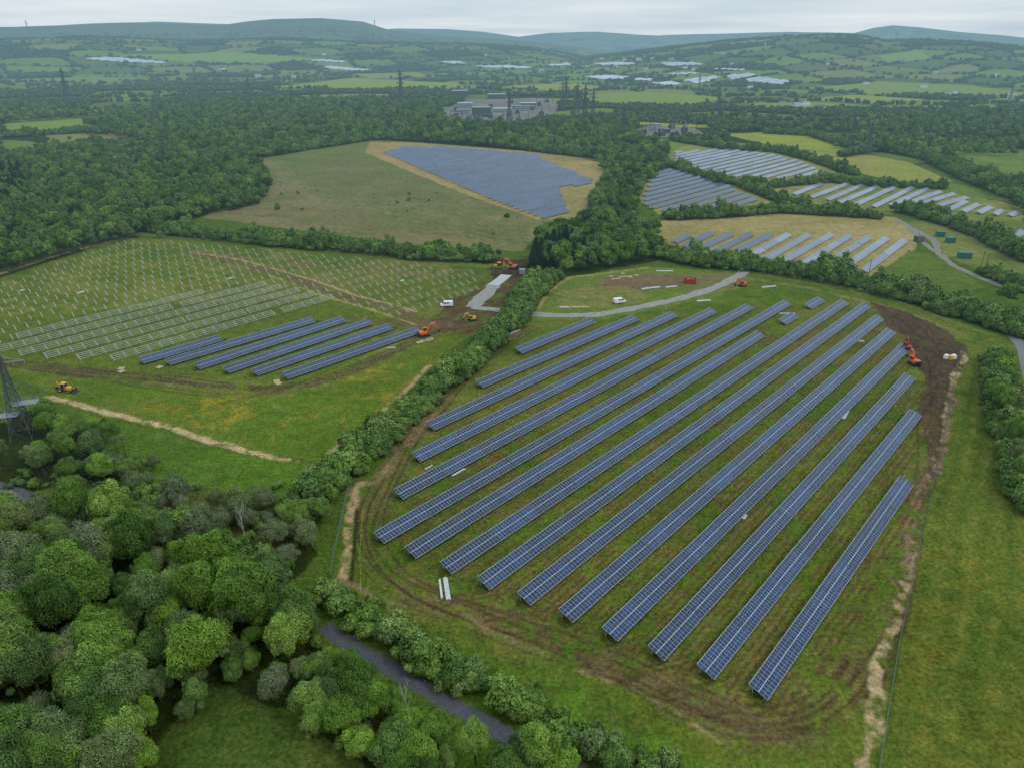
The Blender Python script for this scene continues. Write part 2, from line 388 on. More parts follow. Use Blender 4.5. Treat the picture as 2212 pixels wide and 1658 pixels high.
    poly([(1418,478),(1560,468),(1750,455),(1930,470),(1985,500),(1975,545),(1890,600),(1640,570),(1440,540),(1420,520)],lin(148,142,102),1,.6,col2=lin(132,130,84))
    poly([(1885,600),(1965,540),(2040,560),(2130,620),(2060,640),(1960,620)],lin(84,106,50),1,.6)
    poly([(1960,480),(2050,470),(2212,480),(2212,600),(2150,600),(2040,550),(1985,500)],lin(112,122,72),1,.6,col2=lin(90,110,56))
    poly([(1560,290),(1700,284),(1790,300),(1840,330),(1700,322)],lin(128,144,62),1,.5)
    poly([(1640,345),(1790,320),(1960,350),(2060,392),(1990,400),(1880,380),(1760,350)],lin(120,138,64),1,.5,col2=lin(134,136,82))
    poly([(1340,262),(1500,255),(1650,270),(1640,280),(1400,272)],lin(132,146,64),1,.5)
    poly([(1880,300),(2060,312),(2212,322),(2212,395),(2080,360)],lin(96,120,60),1,.5)
    poly([(1850,400),(2050,395),(2212,425),(2212,445),(2100,425)],lin(92,116,56),1,.5)
    for p_,c_ in FARF: poly(p_,c_,1,.5)
    poly([(955,238),(1010,215),(1180,212),(1210,225),(1195,248),(1130,270),(972,264)],lin(102,108,108),1,.2,col2=lin(122,124,122))
    poly([(1355,282),(1410,272),(1500,276),(1525,292),(1440,298),(1370,296)],lin(112,116,116),1,.2)
    # left construction field
    poly([(0,600),(270,513),(420,520),(560,535),(900,562),(1060,580),(1115,600),(1085,640),(1050,700),(930,800),(690,1008),(640,1003),(430,948),(180,878),(0,800)],lin(76,100,40),1,.5,col2=lin(98,112,48))
    poly([(0,600),(270,513),(560,535),(1060,580),(700,640),(0,680)],lin(112,118,64),.65,1,br=.44)
    poly([(560,540),(1060,580),(1040,640),(900,690),(640,605)],lin(106,100,70),.6,1,br=.46)
    poly([(0,690),(560,640),(900,690),(600,830),(0,790)],lin(66,88,38),.6,1,br=.46)
    poly([(180,830),(560,860),(920,770),(690,1000),(430,940)],lin(80,110,38),.7,.6)
    poly([(180,840),(560,860),(900,770),(690,1000),(430,940)],lin(98,108,48),.7,1,br=.48)
    poly([(300,880),(560,850),(880,780),(840,880),(700,985),(450,935)],lin(146,136,44),.6,1,br=.54)
    poly([(0,520),(270,505),(0,590)],lin(60,80,34),.7,1)
    line([(0,592),(130,550),(280,512)],2.5,lin(150,142,108),.8,.3,br=.35)
    mud=lin(92,82,66); dk=lin(62,56,50); tan=lin(164,148,112)
    hl=[(0,782),(150,800),(330,816),(480,836),(620,842),(760,800),(880,748),(960,700)]
    line(hl,7,mud,.6,.7,br=.38,soft=2); ruts(hl,(-2.2,-.7,1.0,2.6),.8,dk,.8,.33,2.5)
    ruts([(620,842),(560,858),(430,850),(300,830),(120,800)],(0,1.6),.9,dk,.6,.38,2)
    poly([(600,690),(900,690),(1000,695),(940,740),(700,700)],mud,.6,1,br=.42)
    poly([(930,690),(975,650),(1010,640),(1040,600),(1070,585),(1135,585),(1130,610),(1100,640),(1085,690),(1020,720),(960,720)],lin(80,68,54),.95,.9,br=.36)
    poly([(1040,565),(1140,560),(1145,600),(1060,602)],lin(62,52,44),.95,.7,br=.3)
    line([(415,545),(540,575),(640,605),(760,645),(900,688),(960,700)],8,lin(98,86,68),.85,1.0,br=.37)
    line([(415,545),(520,562),(650,598),(780,640),(900,672)],1.6,tan,.9,.5,br=.35)
    line([(560,590),(700,640),(900,700)],1.4,tan,.8,.5,br=.38)
    line([(420,545),(700,575),(1040,598)],4,lin(110,98,74),.8,.7,br=.38)
    line([(520,600),(560,575),(640,580)],4,mud,.6,.4,br=.4)
    line([(100,856),(250,895),(440,948),(560,985),(690,1008)],2.6,lin(168,156,124),.95,.6,br=.35)
    line([(690,990),(780,920),(860,860),(930,792)],2.0,lin(160,148,116),.9,.6,br=.39)
    poly([(170,890),(440,960),(660,1010),(640,1090),(330,1030),(220,950)],lin(82,118,42),1,.5,col2=lin(74,104,40))
    poly([(120,1030),(330,1040),(560,1080),(640,1180),(520,1210),(300,1100),(60,1070)],lin(72,68,44),.9,1,col2=lin(78,92,46))
    line([(280,505),(420,505),(610,520),(900,560),(1100,578)],9,lin(96,118,58),.9,.5)
    line([(330,492),(450,502),(640,522)],4,lin(122,124,116),.85,.2)
    # main field
    poly([(760,1055),(860,960),(1000,800),(1120,700),(1160,672),(1360,610),(1600,590),(1700,606),(1900,640),(2110,715),(2095,760),(2030,1000),(1960,1300),(1880,1700),(1620,1700),(1280,1500),(1000,1400),(705,1262)],lin(72,98,38),1,.4,col2=lin(90,108,44))
    poly([(760,1055),(1120,700),(1900,640),(2030,1000),(1880,1700),(1280,1500),(705,1262)],lin(102,102,60),.5,1,br=.49)
    poly([(1160,672),(1210,600),(1400,575),(1600,590),(1560,640),(1300,690),(1160,690)],lin(92,114,52),1,.5)
    poly([(1290,600),(1400,590),(1500,598),(1480,618),(1400,625),(1310,628)],lin(106,94,76),.95,.9,br=.32)
    poly([(1200,628),(1340,615),(1420,640),(1330,668),(1200,665)],lin(120,118,78),.7,1,br=.44)
    poly([(1500,590),(1620,590),(1600,625),(1480,640)],lin(110,100,82),.7,.9,br=.38)
    line([(1165,668),(1185,630),(1230,600),(1400,578)],2,lin(150,146,96),.8,.3,br=.3)
    line([(1610,600),(1760,625),(1930,665),(2085,722)],4,lin(126,120,90),.6,.7,br=.4)
    line([(1640,592),(1830,622),(2000,668),(2140,720)],6,lin(92,120,54),.8,.4)
    # muddy haul loop with wheel ruts
    loop=[(1150,705),(1060,760),(985,830),(900,925),(850,1010),(800,1090),(790,1180),(835,1245),(930,1300),(1080,1345),(1250,1400),(1430,1480),(1560,1545),(1680,1575),(1790,1530),(1850,1440)]
    line(loop,7.5,lin(100,90,66),.6,.9,br=.4,soft=3)
    ruts(loop,(-2.8,-1.3,.9,2.7),.75,lin(72,62,48),.9,.29,2.6)
    ruts(loop[5:],(4.8,-4.4,6.5),.65,lin(80,70,52),.7,.34,4)
    ruts([(1180,1385),(1300,1440),(1450,1520),(1520,1590),(1600,1600),(1700,1580)],(0,2.0),.7,lin(74,66,52),.75,.32,3)
    ruts([(1640,1600),(1760,1560),(1830,1480),(1880,1330),(1930,1200)],(0,1.8,4.5),.6,lin(84,78,54),.65,.36,2)
    for k in range(8,15):
        a=NEARW[k][0]; b=NEARW[k][1]; dd=(b-a)/np.linalg.norm(b-a); nn=np.array([dd[1],-dd[0]])
        st=a+nn*5+dd*6; en=a+nn*3.5-dd*5; q3=a-nn*4-dd*9
        ruts(np.array([st,en,q3]),(0,1.7),.65,lin(74,64,48),.8,.32,.9)
        poly(np.array([a-nn*5-dd*2.5,a+nn*5-dd*2.5,a+nn*6-dd*8,a-nn*6-dd*8]),lin(96,86,64),.6,1,br=.46)
    line([(1120,715),(1020,790),(905,915),(820,1020),(760,1060)],4,lin(124,110,84),.75,.7,br=.4,soft=1.5)
    poly([(1880,650),(1960,672),(2050,715),(2088,745),(2075,800),(2050,900),(2025,1000),(2005,1080),(1985,1090),(1992,980),(1975,880),(1995,810),(1960,740),(1920,700)],lin(78,70,58),.97,1.2,br=.26)
    poly([(1900,660),(2060,740),(2050,880),(1995,940),(1990,800),(1960,730)],lin(56,51,46),.85,1.2,br=.46)
    poly([(1900,660),(2060,740),(2050,880),(1995,940),(1990,800),(1960,730)],lin(104,94,76),.6,1.2,br=.55)
    ruts([(1880,655),(1960,690),(2020,750),(2020,850),(1985,930)],(-4,-2.2,1,4.5),.8,lin(54,48,42),.6,.42,7)
    ruts([(1960,740),(2010,770),(2060,760)],(-2,0,3),.8,lin(54,48,42),.6,.4,5)
    ruts([(1990,900),(2010,1000),(1985,1100),(1960,1250),(1920,1400),(1860,1500)],(-1.7,.4,2.0),.75,lin(74,64,50),.8,.34,2.5)
    line([(2020,960),(1985,1090),(1960,1220),(1930,1330)],5.5,lin(98,86,68),.75,.8,br=.38,soft=2)
    line([(2075,770),(2140,780)],7,lin(96,86,68),.7,.9,br=.38)
    # trench spoil lines
    line([(2075,760),(2020,980),(1978,1150),(1935,1330),(1890,1500),(1850,1660),(1830,1760)],2.5,lin(166,154,124),.95,1.0,br=.42)
    line([(2060,860),(2000,1060),(1950,1250)],2.5,lin(104,94,74),.8,.8,br=.4)
    line([(1180,1400),(1380,1490),(1540,1590),(1640,1660),(1700,1720)],1.2,lin(146,136,104),.8,.9,br=.48)
    line([(775,1278),(900,1310),(1080,1370),(1250,1430)],1.2,lin(120,108,84),.8,.8,br=.46)
    line([(775,1040),(760,1120),(742,1200),(725,1252)],2.6,lin(166,150,118),.95,.7,br=.38)
    line([(772,1100),(765,1180),(757,1255)],.9,lin(40,38,32),.9,.1)
    line([(725,1252),(800,1285)],1.5,lin(120,108,84),.8,.4)
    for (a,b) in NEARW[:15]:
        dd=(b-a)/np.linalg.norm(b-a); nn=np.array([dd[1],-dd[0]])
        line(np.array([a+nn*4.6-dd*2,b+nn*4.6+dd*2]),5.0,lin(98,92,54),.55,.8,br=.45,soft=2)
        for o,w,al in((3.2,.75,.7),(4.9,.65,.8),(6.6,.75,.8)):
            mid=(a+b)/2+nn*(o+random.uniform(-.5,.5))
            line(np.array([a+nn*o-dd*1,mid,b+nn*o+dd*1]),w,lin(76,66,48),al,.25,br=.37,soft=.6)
        line(np.array([a,b]),3.6,lin(50,60,30),.65,.1)  # shade beneath the panel row painted as a dark green strip
    for (a,b) in LEFTW: line(np.array([a,b]),3.6,lin(46,58,28),.7,.1)  # same painted shade strip under the left rows
    # grass strip below
    poly([(690,1250),(760,1290),(1000,1400),(1280,1500),(1620,1690),(1700,1800),(1200,1900),(700,1400)],lin(86,122,42),1,.5,col2=lin(74,104,38))
    poly([(790,1300),(1050,1385),(1450,1580),(1400,1600),(1000,1440)],lin(62,84,36),.75,1,br=.42)
    poly([(790,1300),(1050,1385),(1450,1580),(1650,1720),(1400,1600)],lin(112,116,58),.5,1,br=.5)
    # right meadow outside fence
    poly([(2100,745),(2212,700),(2600,900),(2600,1900),(1880,1900),(1900,1658),(2010,1100)],lin(74,96,40),1,.3,col2=lin(92,108,46))
    for k in range(14): line([(2105+k*18,820),(1995+k*30,1250),(1915+k*46,1800)],1.0,lin(108,116,56) if k%2 else lin(58,82,34),.6,.5,br=.38,soft=1.2)
    poly([(1980,1200),(2300,1200),(2300,1800),(1930,1800)],lin(120,116,50),.5,1,br=.49)
    poly([(2000,900),(2300,900),(2300,1800),(1930,1800)],lin(60,82,34),.5,1,br=.53)
    poly([(250,1900),(330,1620),(470,1470),(640,1540),(780,1640),(820,1800),(700,1900)],lin(60,84,36),1,.5,col2=lin(78,98,44))
    poly([(250,1900),(330,1620),(470,1470),(640,1540),(780,1640),(820,1800),(700,1900)],lin(96,108,56),.5,1,br=.52)
    line(ROADPX,7,lin(74,98,42),.8,.5)
    C*=np.array([1.02,.97,.92])
    i=np.arange(nr-1)[:,None]; j=np.arange(na)[None,:]; j2=(j+1)%na
    q=np.stack([(i*na+j),(i*na+j2),((i+1)*na+j2),((i+1)*na+j)],-1).reshape(-1,4)[:,::-1]
    V=np.stack([X,Y,Z],1); V=np.vstack([V,[[0,0,0]]]); C2=np.vstack([C,[lin(60,80,36)]])
    jj=np.arange(na); tr=np.stack([np.full(na,N),(jj+1)%na,jj],1)
    me=npmesh("ground",V,q,tr,M['ground'])
    at=me.color_attributes.new("gcol",'FLOAT_COLOR','POINT')
    at.data.foreach_set("color",np.hstack([C2,np.ones((N+1,1))]).astype(np.float32).ravel())
    me.polygons.foreach_set("use_smooth",np.ones(len(me.polygons),bool))
    o=obj("ground",me); o["kind"]="structure"; o["label"]="grassland terrain with muddy tracks, fields and rolling hills"
FARF=[([(590,188),(760,168),(1000,180),(980,190),(800,195)],lin(122,142,68)),([(240,118),(480,112),(700,128),(520,138),(380,132)],lin(112,144,64)),
([(1240,205),(1400,198),(1560,210),(1500,232),(1300,228)],lin(112,138,68)),([(1090,186),(1230,180),(1320,190),(1200,197)],lin(126,142,70)),
([(1580,235),(1760,240),(1900,232),(1800,222),(1640,222)],lin(116,136,70)),([(1900,120),(1990,108),(2010,128),(1920,138)],lin(108,144,66)),
([(1740,190),(1900,176),(2100,185),(2212,200),(2212,212),(1900,205)],lin(114,136,70)),([(760,160),(900,156),(930,166),(800,170)],lin(118,136,72)),
([(20,172),(190,166),(330,170),(200,178)],lin(110,132,72)),([(1720,215),(1850,205),(2000,215),(1900,224)],lin(124,142,76))]
ROADPX=[(700,1350),(735,1378),(860,1453),(960,1512),(1080,1578),(1250,1668),(1450,1780)]
WOODS=[
 ([(-120,1085),(60,1078),(200,1085),(330,1125),(400,1180),(480,1215),(620,1270),(700,1320),(730,1375),(700,1440),(620,1470),(560,1480),(470,1460),(420,1520),(330,1600),(250,1800),(-300,2100)],5.3,2.0,5.6,0),
 ([(-100,895),(60,875),(200,905),(250,960),(250,1010),(100,1020),(-120,1010)],6.8,2.2,4.4,0),
 ([(-100,1020),(120,1020),(300,1030),(400,1120),(300,1110),(180,1085),(-100,1060)],9.0,1.5,3.2,1),
 ([(280,1010),(430,1030),(560,1060),(640,1080),(670,1150),(610,1215),(480,1200),(380,1150),(280,1075)],7.0,2.0,4.2,1),
 ([(700,1400),(820,1470),(900,1530),(1000,1590),(1100,1640),(1240,1710),(1350,1800),(900,1900),(840,1680),(760,1610),(640,1540)],5.0,1.8,4.4,0),
 ([(-200,345),(100,330),(200,300),(300,318),(440,330),(560,345),(585,395),(560,430),(440,452),(330,480),(290,500),(120,545),(0,578),(-250,600)],7.6,2.4,5.0,0),
 ([(190,250),(360,225),(560,215),(800,215),(950,225),(965,262),(1130,275),(1240,262),(1380,260),(1370,290),(1440,315),(1440,340),(1300,330),(1000,305),(800,292),(560,335),(440,325),(300,305),(190,275)],10.5,3.2,6.2,0),
 ([(-200,235),(0,225),(180,232),(190,248),(0,262),(-200,270)],11,4,6.5,0),
 ([(1280,330),(1440,325),(1450,350),(1400,385),(1370,430),(1380,470),(1290,470),(1285,430),(1310,370)],7.8,2.4,4.4,0),
 ([(1160,500),(1200,480),(1290,462),(1400,475),(1425,500),(1430,545),(1330,560),(1220,580),(1165,560)],6.8,2.4,4.6,0),
 ([(2132,790),(2165,752),(2186,790),(2202,870),(2240,960),(2260,1130),(2200,1030),(2150,890)],6.0,2.2,4.0,0),
 ([(1790,310),(1860,285),(1990,290),(2212,300),(2212,330),(2000,325),(1900,320)],13,3,5.5,0),
 ([(1440,262),(1560,250),(1800,265),(1900,250),(2212,228),(2400,240),(2400,290),(2212,290),(1900,282),(1700,275)],13,3,5.5,0),
 ([(2120,395),(2212,410),(2330,440),(2330,500),(2200,440)],9,3,5,0),
 ([(900,520),(1000,526),(1080,538),(1070,552),(1000,548)],8,2.0,3.2,0),
]
build_ground()
print("ground",time.time()-T0)
def strip(name,px,w,mat,z,label,wob=0.0,raw=None):
    q,nn,t=smoothpath(GP(px) if raw is None else raw,2.0,4); n=len(q)
    w1=w/2+wob*(vn(t,t*0,4,1)-.5); w2=w/2+wob*(vn(t,t*0+50,4,2)-.5)
    A=q+nn*w1[:,None]; B=q-nn*w2[:,None]
    V=[(a[0],a[1],z) for a in A]+[(b[0],b[1],z) for b in B]
    F=[(i+1,i,n+i,n+i+1) for i in range(n-1)]
    m=MB(); m.add(V,F); o=obj(name,m.mesh(name,mat)); o["kind"]="structure"; o["label"]=label; return q,nn
strip("road",ROADPX,3.4,M['asphalt'],.03,"narrow grey asphalt country lane",.6)
strip("road",[(-60,1035),(15,1055),(110,1088),(200,1120)],4,M['asphalt'],.03,"narrow lane under trees")
strip("road",[(2185,722),(2210,752),(2228,830),(2262,950)],4.5,M['lane'],.03,"grey lane beside hedge")
strip("path",[(1085,668),(1120,676),(1200,682),(1290,680),(1380,664),(1470,645),(1545,622),(1590,600),(1612,582)],5.6,M['gravel'],.04,"pale crushed stone access track",1.6)
strip("path",[(1018,664),(1040,645),(1056,630),(1068,612)],7,M['gravel'],.045,"crushed stone site entrance ramp",2)
strip("path",[(1020,664),(1060,668),(1092,672)],5,M['gravel'],.05,"crushed stone site entrance",1.5)
strip("path",[(1066,616),(1080,606),(1094,594)],6,M['concrete'],.055,"pale concrete entrance slab")
strip("path",[(1930,470),(1985,500),(2020,520),(2025,545),(2060,575),(2130,605),(2190,628)],4,M['track'],.04,"stony farm track",1.5)
strip("path",[(2020,545),(1990,520),(1960,490)],3.2,M['track'],.045,"stony farm track spur",1.5)
# ------------------------------------------------------------------ trees
def ico(sub):
    bm=bmesh.new(); bmesh.ops.create_icosphere(bm,subdivisions=sub,radius=1); v=np.array([q.co[:] for q in bm.verts]); f=np.array([[l.index for l in q.verts] for q in bm.faces]); bm.free(); return v,f
ICO0=ico(1)
def crown(name,seed,R,zb,Ht,nl,per,leaf,mat,core=.76,shape=1.0,rmin=.2,rmax=.38,spread=1.3,contrast=1.0):
    g=np.random.default_rng(seed)
    cen=[];rad=[];lv=[]
    zc=zb+Ht*.5; ph=g.uniform(0,6.28,3)
    for i in range(nl):
        d=g.normal(size=3); d/=np.linalg.norm(d); 
        if d[2]<-.35: d[2]*=-1
        az=math.atan2(d[1],d[0]); irr=1+.18*math.sin(2*az+ph[0])+.14*math.sin(3*az+ph[1])
        k=g.uniform(.4,.86)*irr; c=np.array([d[0]*R*k*shape,d[1]*R*k,zc+d[2]*Ht*.5*k*.95]); cen.append(c); rad.append(R*g.uniform(rmin,rmax)); lv.append(1+(g.uniform(.7,1.28)-1)*contrast)
    cen.append(np.array([0,0,zc])); rad.append(R*.5); lv.append(.8)
    cen=np.array(cen);rad=np.array(rad)
    V=[];Q=[];Tr=[];val=[];n=0
    iv,if_=ICO0
    for c,r,l in zip(cen,rad,lv):
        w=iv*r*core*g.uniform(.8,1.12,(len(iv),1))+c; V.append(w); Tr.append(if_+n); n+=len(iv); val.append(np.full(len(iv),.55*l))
        m=int(per*(r/(R*.3))**1.5); d=g.normal(size=(m,3)); d/=np.linalg.norm(d,axis=1)[:,None]
        rr_=g.uniform(.74,1,(m,1))+(spread-1)*g.random((m,1))**1.6
        pz=c+d*r*rr_
        dist=np.linalg.norm(pz[:,None]-cen[None],axis=2)/rad[None]
        ok=(dist.min(1)>.73)&(pz[:,2]>zb*.75); pz=pz[ok]; d=d[ok]; m=len(pz)
        oc=pz-np.array([0,0,zc]); oc/=np.linalg.norm(oc,axis=1)[:,None]+1e-6
        nr=d*.65+oc*.45+g.normal(size=(m,3))*.38+np.array([0,0,.45]); nr/=np.linalg.norm(nr,axis=1)[:,None]
        a=np.cross(nr,g.normal(size=(m,3))); a/=np.linalg.norm(a,axis=1)[:,None]; b=np.cross(nr,a)
        s=leaf*g.uniform(.55,1.4,(m,1))
        W=np.stack([pz+a*s,pz+b*s*.7,pz-a*s,pz-b*s*.7],1).reshape(-1,3); V.append(W)
        Q.append(np.arange(m*4).reshape(m,4)+n); n+=m*4
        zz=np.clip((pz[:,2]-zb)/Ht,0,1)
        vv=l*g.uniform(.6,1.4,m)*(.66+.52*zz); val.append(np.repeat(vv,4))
    return npmesh(name,np.vstack(V),np.vstack(Q),np.vstack(Tr),mat,np.concatenate(val))
def trunk(name,seed,h,r,mat,limbs=6,spread=2.5,reach=.85):
    g=random.Random(seed); m=MB()
    p=Vector((0,0,-.2)); rr=r; pts=[]
    for i in range(5):
        q=p+Vector((g.uniform(-.2,.2),g.uniform(-.2,.2),h/5)); m.cyl(p,q,rr,rr*.8,8); rr*=.8; p=q; pts.append((p.copy(),rr))
    for i in range(limbs):
        b,br=pts[g.randrange(1,5)]; a=g.uniform(0,6.28); e=b+Vector((math.cos(a)*spread*g.uniform(.5,1),math.sin(a)*spread*g.uniform(.5,1),h*g.uniform(.15,.4)*reach))
        m.cyl(b,e,br*.6,br*.25,6)
        for _ in range(2):
            a2=a+g.uniform(-1,1); e2=e+Vector((math.cos(a2)*spread*.4,math.sin(a2)*spread*.4,h*g.uniform(.08,.2))); m.cyl(e,e2,br*.25,.03,5)
    return m.mesh(name,mat)
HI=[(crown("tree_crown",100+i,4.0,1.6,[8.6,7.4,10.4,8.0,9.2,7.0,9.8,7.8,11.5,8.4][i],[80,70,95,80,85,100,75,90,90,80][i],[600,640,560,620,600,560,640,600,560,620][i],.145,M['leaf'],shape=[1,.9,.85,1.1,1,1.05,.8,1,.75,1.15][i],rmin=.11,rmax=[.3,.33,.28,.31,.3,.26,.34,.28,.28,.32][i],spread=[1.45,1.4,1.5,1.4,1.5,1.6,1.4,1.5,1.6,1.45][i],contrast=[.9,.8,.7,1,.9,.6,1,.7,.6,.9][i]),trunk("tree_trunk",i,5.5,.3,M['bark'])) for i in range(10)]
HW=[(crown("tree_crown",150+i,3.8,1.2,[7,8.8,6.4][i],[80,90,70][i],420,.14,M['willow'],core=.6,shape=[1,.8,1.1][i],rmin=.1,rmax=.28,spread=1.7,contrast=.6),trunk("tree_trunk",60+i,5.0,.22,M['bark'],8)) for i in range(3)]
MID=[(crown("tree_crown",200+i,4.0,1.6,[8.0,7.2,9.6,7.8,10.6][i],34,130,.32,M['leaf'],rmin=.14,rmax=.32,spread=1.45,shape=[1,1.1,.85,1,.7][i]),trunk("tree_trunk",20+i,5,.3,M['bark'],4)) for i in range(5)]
def conifer(name,seed,R,H,nlev,per,leaf):
    g=np.random.default_rng(seed); V=[];Q=[];val=[];n=0
    k=10; ring=[]
    for j in range(7):
        z=1+(H-1)*j/6; r=max(R*.62*(1-j/6),.02)
        ring.append([(r*math.cos(6.283*i/k+j),r*math.sin(6.283*i/k+j),z) for i in range(k)])
    V.append(np.array(ring).reshape(-1,3)); n=7*k; val.append(np.full(n,.5))
    q=[(j*k+i,j*k+(i+1)%k,(j+1)*k+(i+1)%k,(j+1)*k+i) for j in range(6) for i in range(k)]; Q.append(np.array(q))
    for j in range(nlev):
        t=j/nlev; z=1+(H-1)*t; r=R*(1-t)**.8+.2
        m=int(per*(1-t*.75)); a=g.uniform(0,6.283,m); rad=r*g.uniform(.55,1.1,m)
        p=np.stack([np.cos(a)*rad,np.sin(a)*rad,z-rad*.25+g.uniform(-.2,.2,m)],1)
        d=np.stack([np.cos(a),np.sin(a),np.full(m,-.35)],1); s=leaf*g.uniform(.7,1.4,(m,1))
        b=np.stack([-np.sin(a),np.cos(a),g.uniform(-.4,.4,m)],1)
        V.append(np.stack([p+d*s*1.4,p+b*s*.6,p-d*s*1.2,p-b*s*.6],1).reshape(-1,3)); Q.append(np.arange(m*4).reshape(m,4)+n); n+=4*m
        val.append(np.repeat(g.uniform(.6,1.4,m),4))
    return npmesh(name,np.vstack(V),np.vstack(Q),np.zeros((0,3)),M['conifer'],np.concatenate(val))
CON=[(conifer("tree_crown",300+i,2.6,12.5,26,80,.42),trunk("tree_trunk",40+i,6,.22,M['bark'],0)) for i in range(3)]
def proto(name,me): return bpy.data.objects.new(name,me)
PM=[proto("tree_canopy",c) for c,t in MID]
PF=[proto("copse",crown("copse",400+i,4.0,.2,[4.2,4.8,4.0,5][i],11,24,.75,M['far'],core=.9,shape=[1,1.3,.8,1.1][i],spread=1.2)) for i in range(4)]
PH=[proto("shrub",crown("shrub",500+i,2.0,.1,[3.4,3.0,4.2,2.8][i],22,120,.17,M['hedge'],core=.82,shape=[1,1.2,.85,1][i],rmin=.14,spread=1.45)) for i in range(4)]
PC=[proto("conifer_canopy",c) for c,t in CON]
def instancer(name,pts,scl,rot,protos,label,cat,group=None):
    n=len(pts); me=bpy.data.meshes.new(name); me.vertices.add(n); me.vertices.foreach_set("co",np.asarray(pts,np.float32).ravel())
    a=me.attributes.new("scl",'FLOAT_VECTOR','POINT'); a.data.foreach_set("vector",np.asarray(scl,np.float32).ravel())
    R=np.zeros((n,3),np.float32); R[:,2]=rot
    a=me.attributes.new("rot",'FLOAT_VECTOR','POINT'); a.data.foreach_set("vector",R.ravel())
    a=me.attributes.new("idx",'INT','POINT'); a.data.foreach_set("value",np.random.default_rng(n).integers(0,len(protos),n).astype(np.int32))
    me.update(); o=obj(name,me); o["kind"]="stuff"; o["label"]=label; o["category"]=cat
    if group:o["group"]=group
    ng=bpy.data.node_groups.new(name+"_scatter","GeometryNodeTree"); N=ng.nodes; L=ng.links
    ng.interface.new_socket("Geometry",in_out='INPUT',socket_type='NodeSocketGeometry'); ng.interface.new_socket("Geometry",in_out='OUTPUT',socket_type='NodeSocketGeometry')
    gi=N.new("NodeGroupInput"); go=N.new("NodeGroupOutput"); ip=N.new("GeometryNodeInstanceOnPoints"); jg=N.new("GeometryNodeJoinGeometry")
    for p in protos:
        oi=N.new("GeometryNodeObjectInfo"); oi.inputs['Object'].default_value=p; oi.inputs['As Instance'].default_value=True; L.new(oi.outputs['Geometry'],jg.inputs[0])
    def at(nm,tp):
        x=N.new("GeometryNodeInputNamedAttribute"); x.data_type=tp; x.inputs[0].default_value=nm; return x.outputs[0]
    e2r=N.new("FunctionNodeEulerToRotation"); L.new(at("rot",'FLOAT_VECTOR'),e2r.inputs[0])
    L.new(gi.outputs[0],ip.inputs['Points']); L.new(jg.outputs[0],ip.inputs['Instance']); ip.inputs['Pick Instance'].default_value=True
    L.new(at("idx",'INT'),ip.inputs['Instance Index']); L.new(e2r.outputs[0],ip.inputs['Rotation']); L.new(at("scl",'FLOAT_VECTOR'),ip.inputs['Scale'])
    L.new(ip.outputs[0],go.inputs[0])
    md=o.modifiers.new("scatter",'NODES'); md.node_group=ng; return o
def fill(poly,s,g):
    lo=poly.min(0);hi=poly.max(0); xs=np.arange(lo[0],hi[0],s); ys=np.arange(lo[1],hi[1],s*.87)
    X,Y=np.meshgrid(xs,ys); X=X+(np.arange(len(ys))%2)[:,None]*s/2; X=X.ravel()+g.uniform(-.38,.38,X.size)*s; Y=Y.ravel()+g.uniform(-.38,.38,Y.size)*s
    k=inpoly(X,Y,poly); return X[k],Y[k]
g=np.random.default_rng(5)
trees=[]
lane2=GP([(-60,1035),(15,1055),(110,1088)])
clear=GP([(300,1900),(350,1640),(480,1500),(640,1560),(780,1660),(820,1800),(700,1900)],0)
VISPX=[(735,1380),(860,1455),(960,1514),(1068,1572)]
roadvis=GP(VISPX); roadW=GP(ROADPX)
TW=G(52,944); BT=G(531,1172)
def laneside(x,y,rad):
    """keep low growth on the verge of the open stretch of lane"""
    U,V=P(x,y,0.0); dv=dline(x,y,roadvis); front=(V>np.interp(U,[p[0] for p in VISPX],[p[1] for p in VISPX]))
    lim=np.where(front,(dv-1.6)/2.35,dv-.4)
    r2=np.minimum(rad,lim); return r2,(r2>1.0)
for pxs,s,r0,r1,kd in WOODS:
    pw=GP(pxs,5.0); x,y=fill(pw,s,g)
    k=(dline(x,y,roadW)>2.4)&~inpoly(x,y,clear)&(dline(x,y,lane2)>5)&(np.hypot(x-TW[0],(y-TW[1]+8)*.8)>10)&(np.hypot(x-BT[0],y-BT[1]+4)>5.0)
    x=x[k];y=y[k]
    rad=(r0+(r1-r0)*g.random(len(x))**1.3)*(.85+.3*fbm(x,y,30,2,2))
    rad,k=laneside(x,y,rad); x=x[k];y=y[k];rad=rad[k]
    for a,b,c in zip(x,y,rad): trees.append((a,b,c,kd))
for u,v,rd in [(2010,452,4),(1690,440,5.5),(2130,508,4.5),(2180,640,5),(640,1120,3.4),(610,1140,3),(690,1100,3.2),(600,455,3),(548,355,3.4),(552,350,2.8),(150,300,3),(80,300,4),(1095,470,2.2),(345,505,2.5),(400,492,3.0),(430,498,3.5),(560,1300,4.6),(520,1310,5.4),(505,1260,4),(545,1340,5.2),(640,1350,4.2),(300,1010,2.6),(270,1020,2.4),(330,1000,2.2),(1135,1625,3.4),(1170,1645,3.4),(1210,1665,3.8)]:
    w=G(u,v,rd); trees.append((w[0],w[1],rd,0))
trees=np.array(trees)
U,Vv=P(trees[:,0],trees[:,1],5.0); dist=np.sqrt(trees[:,0]**2+trees[:,1]**2+CAMH**2)
vis=(U>-60)&(U<2272)&(Vv<1800)&(Vv>0)
order=np.argsort(np.where(vis,dist,1e9)/np.maximum(trees[:,2],1)**.3)
ind=order[:285]; rest=order[285:]
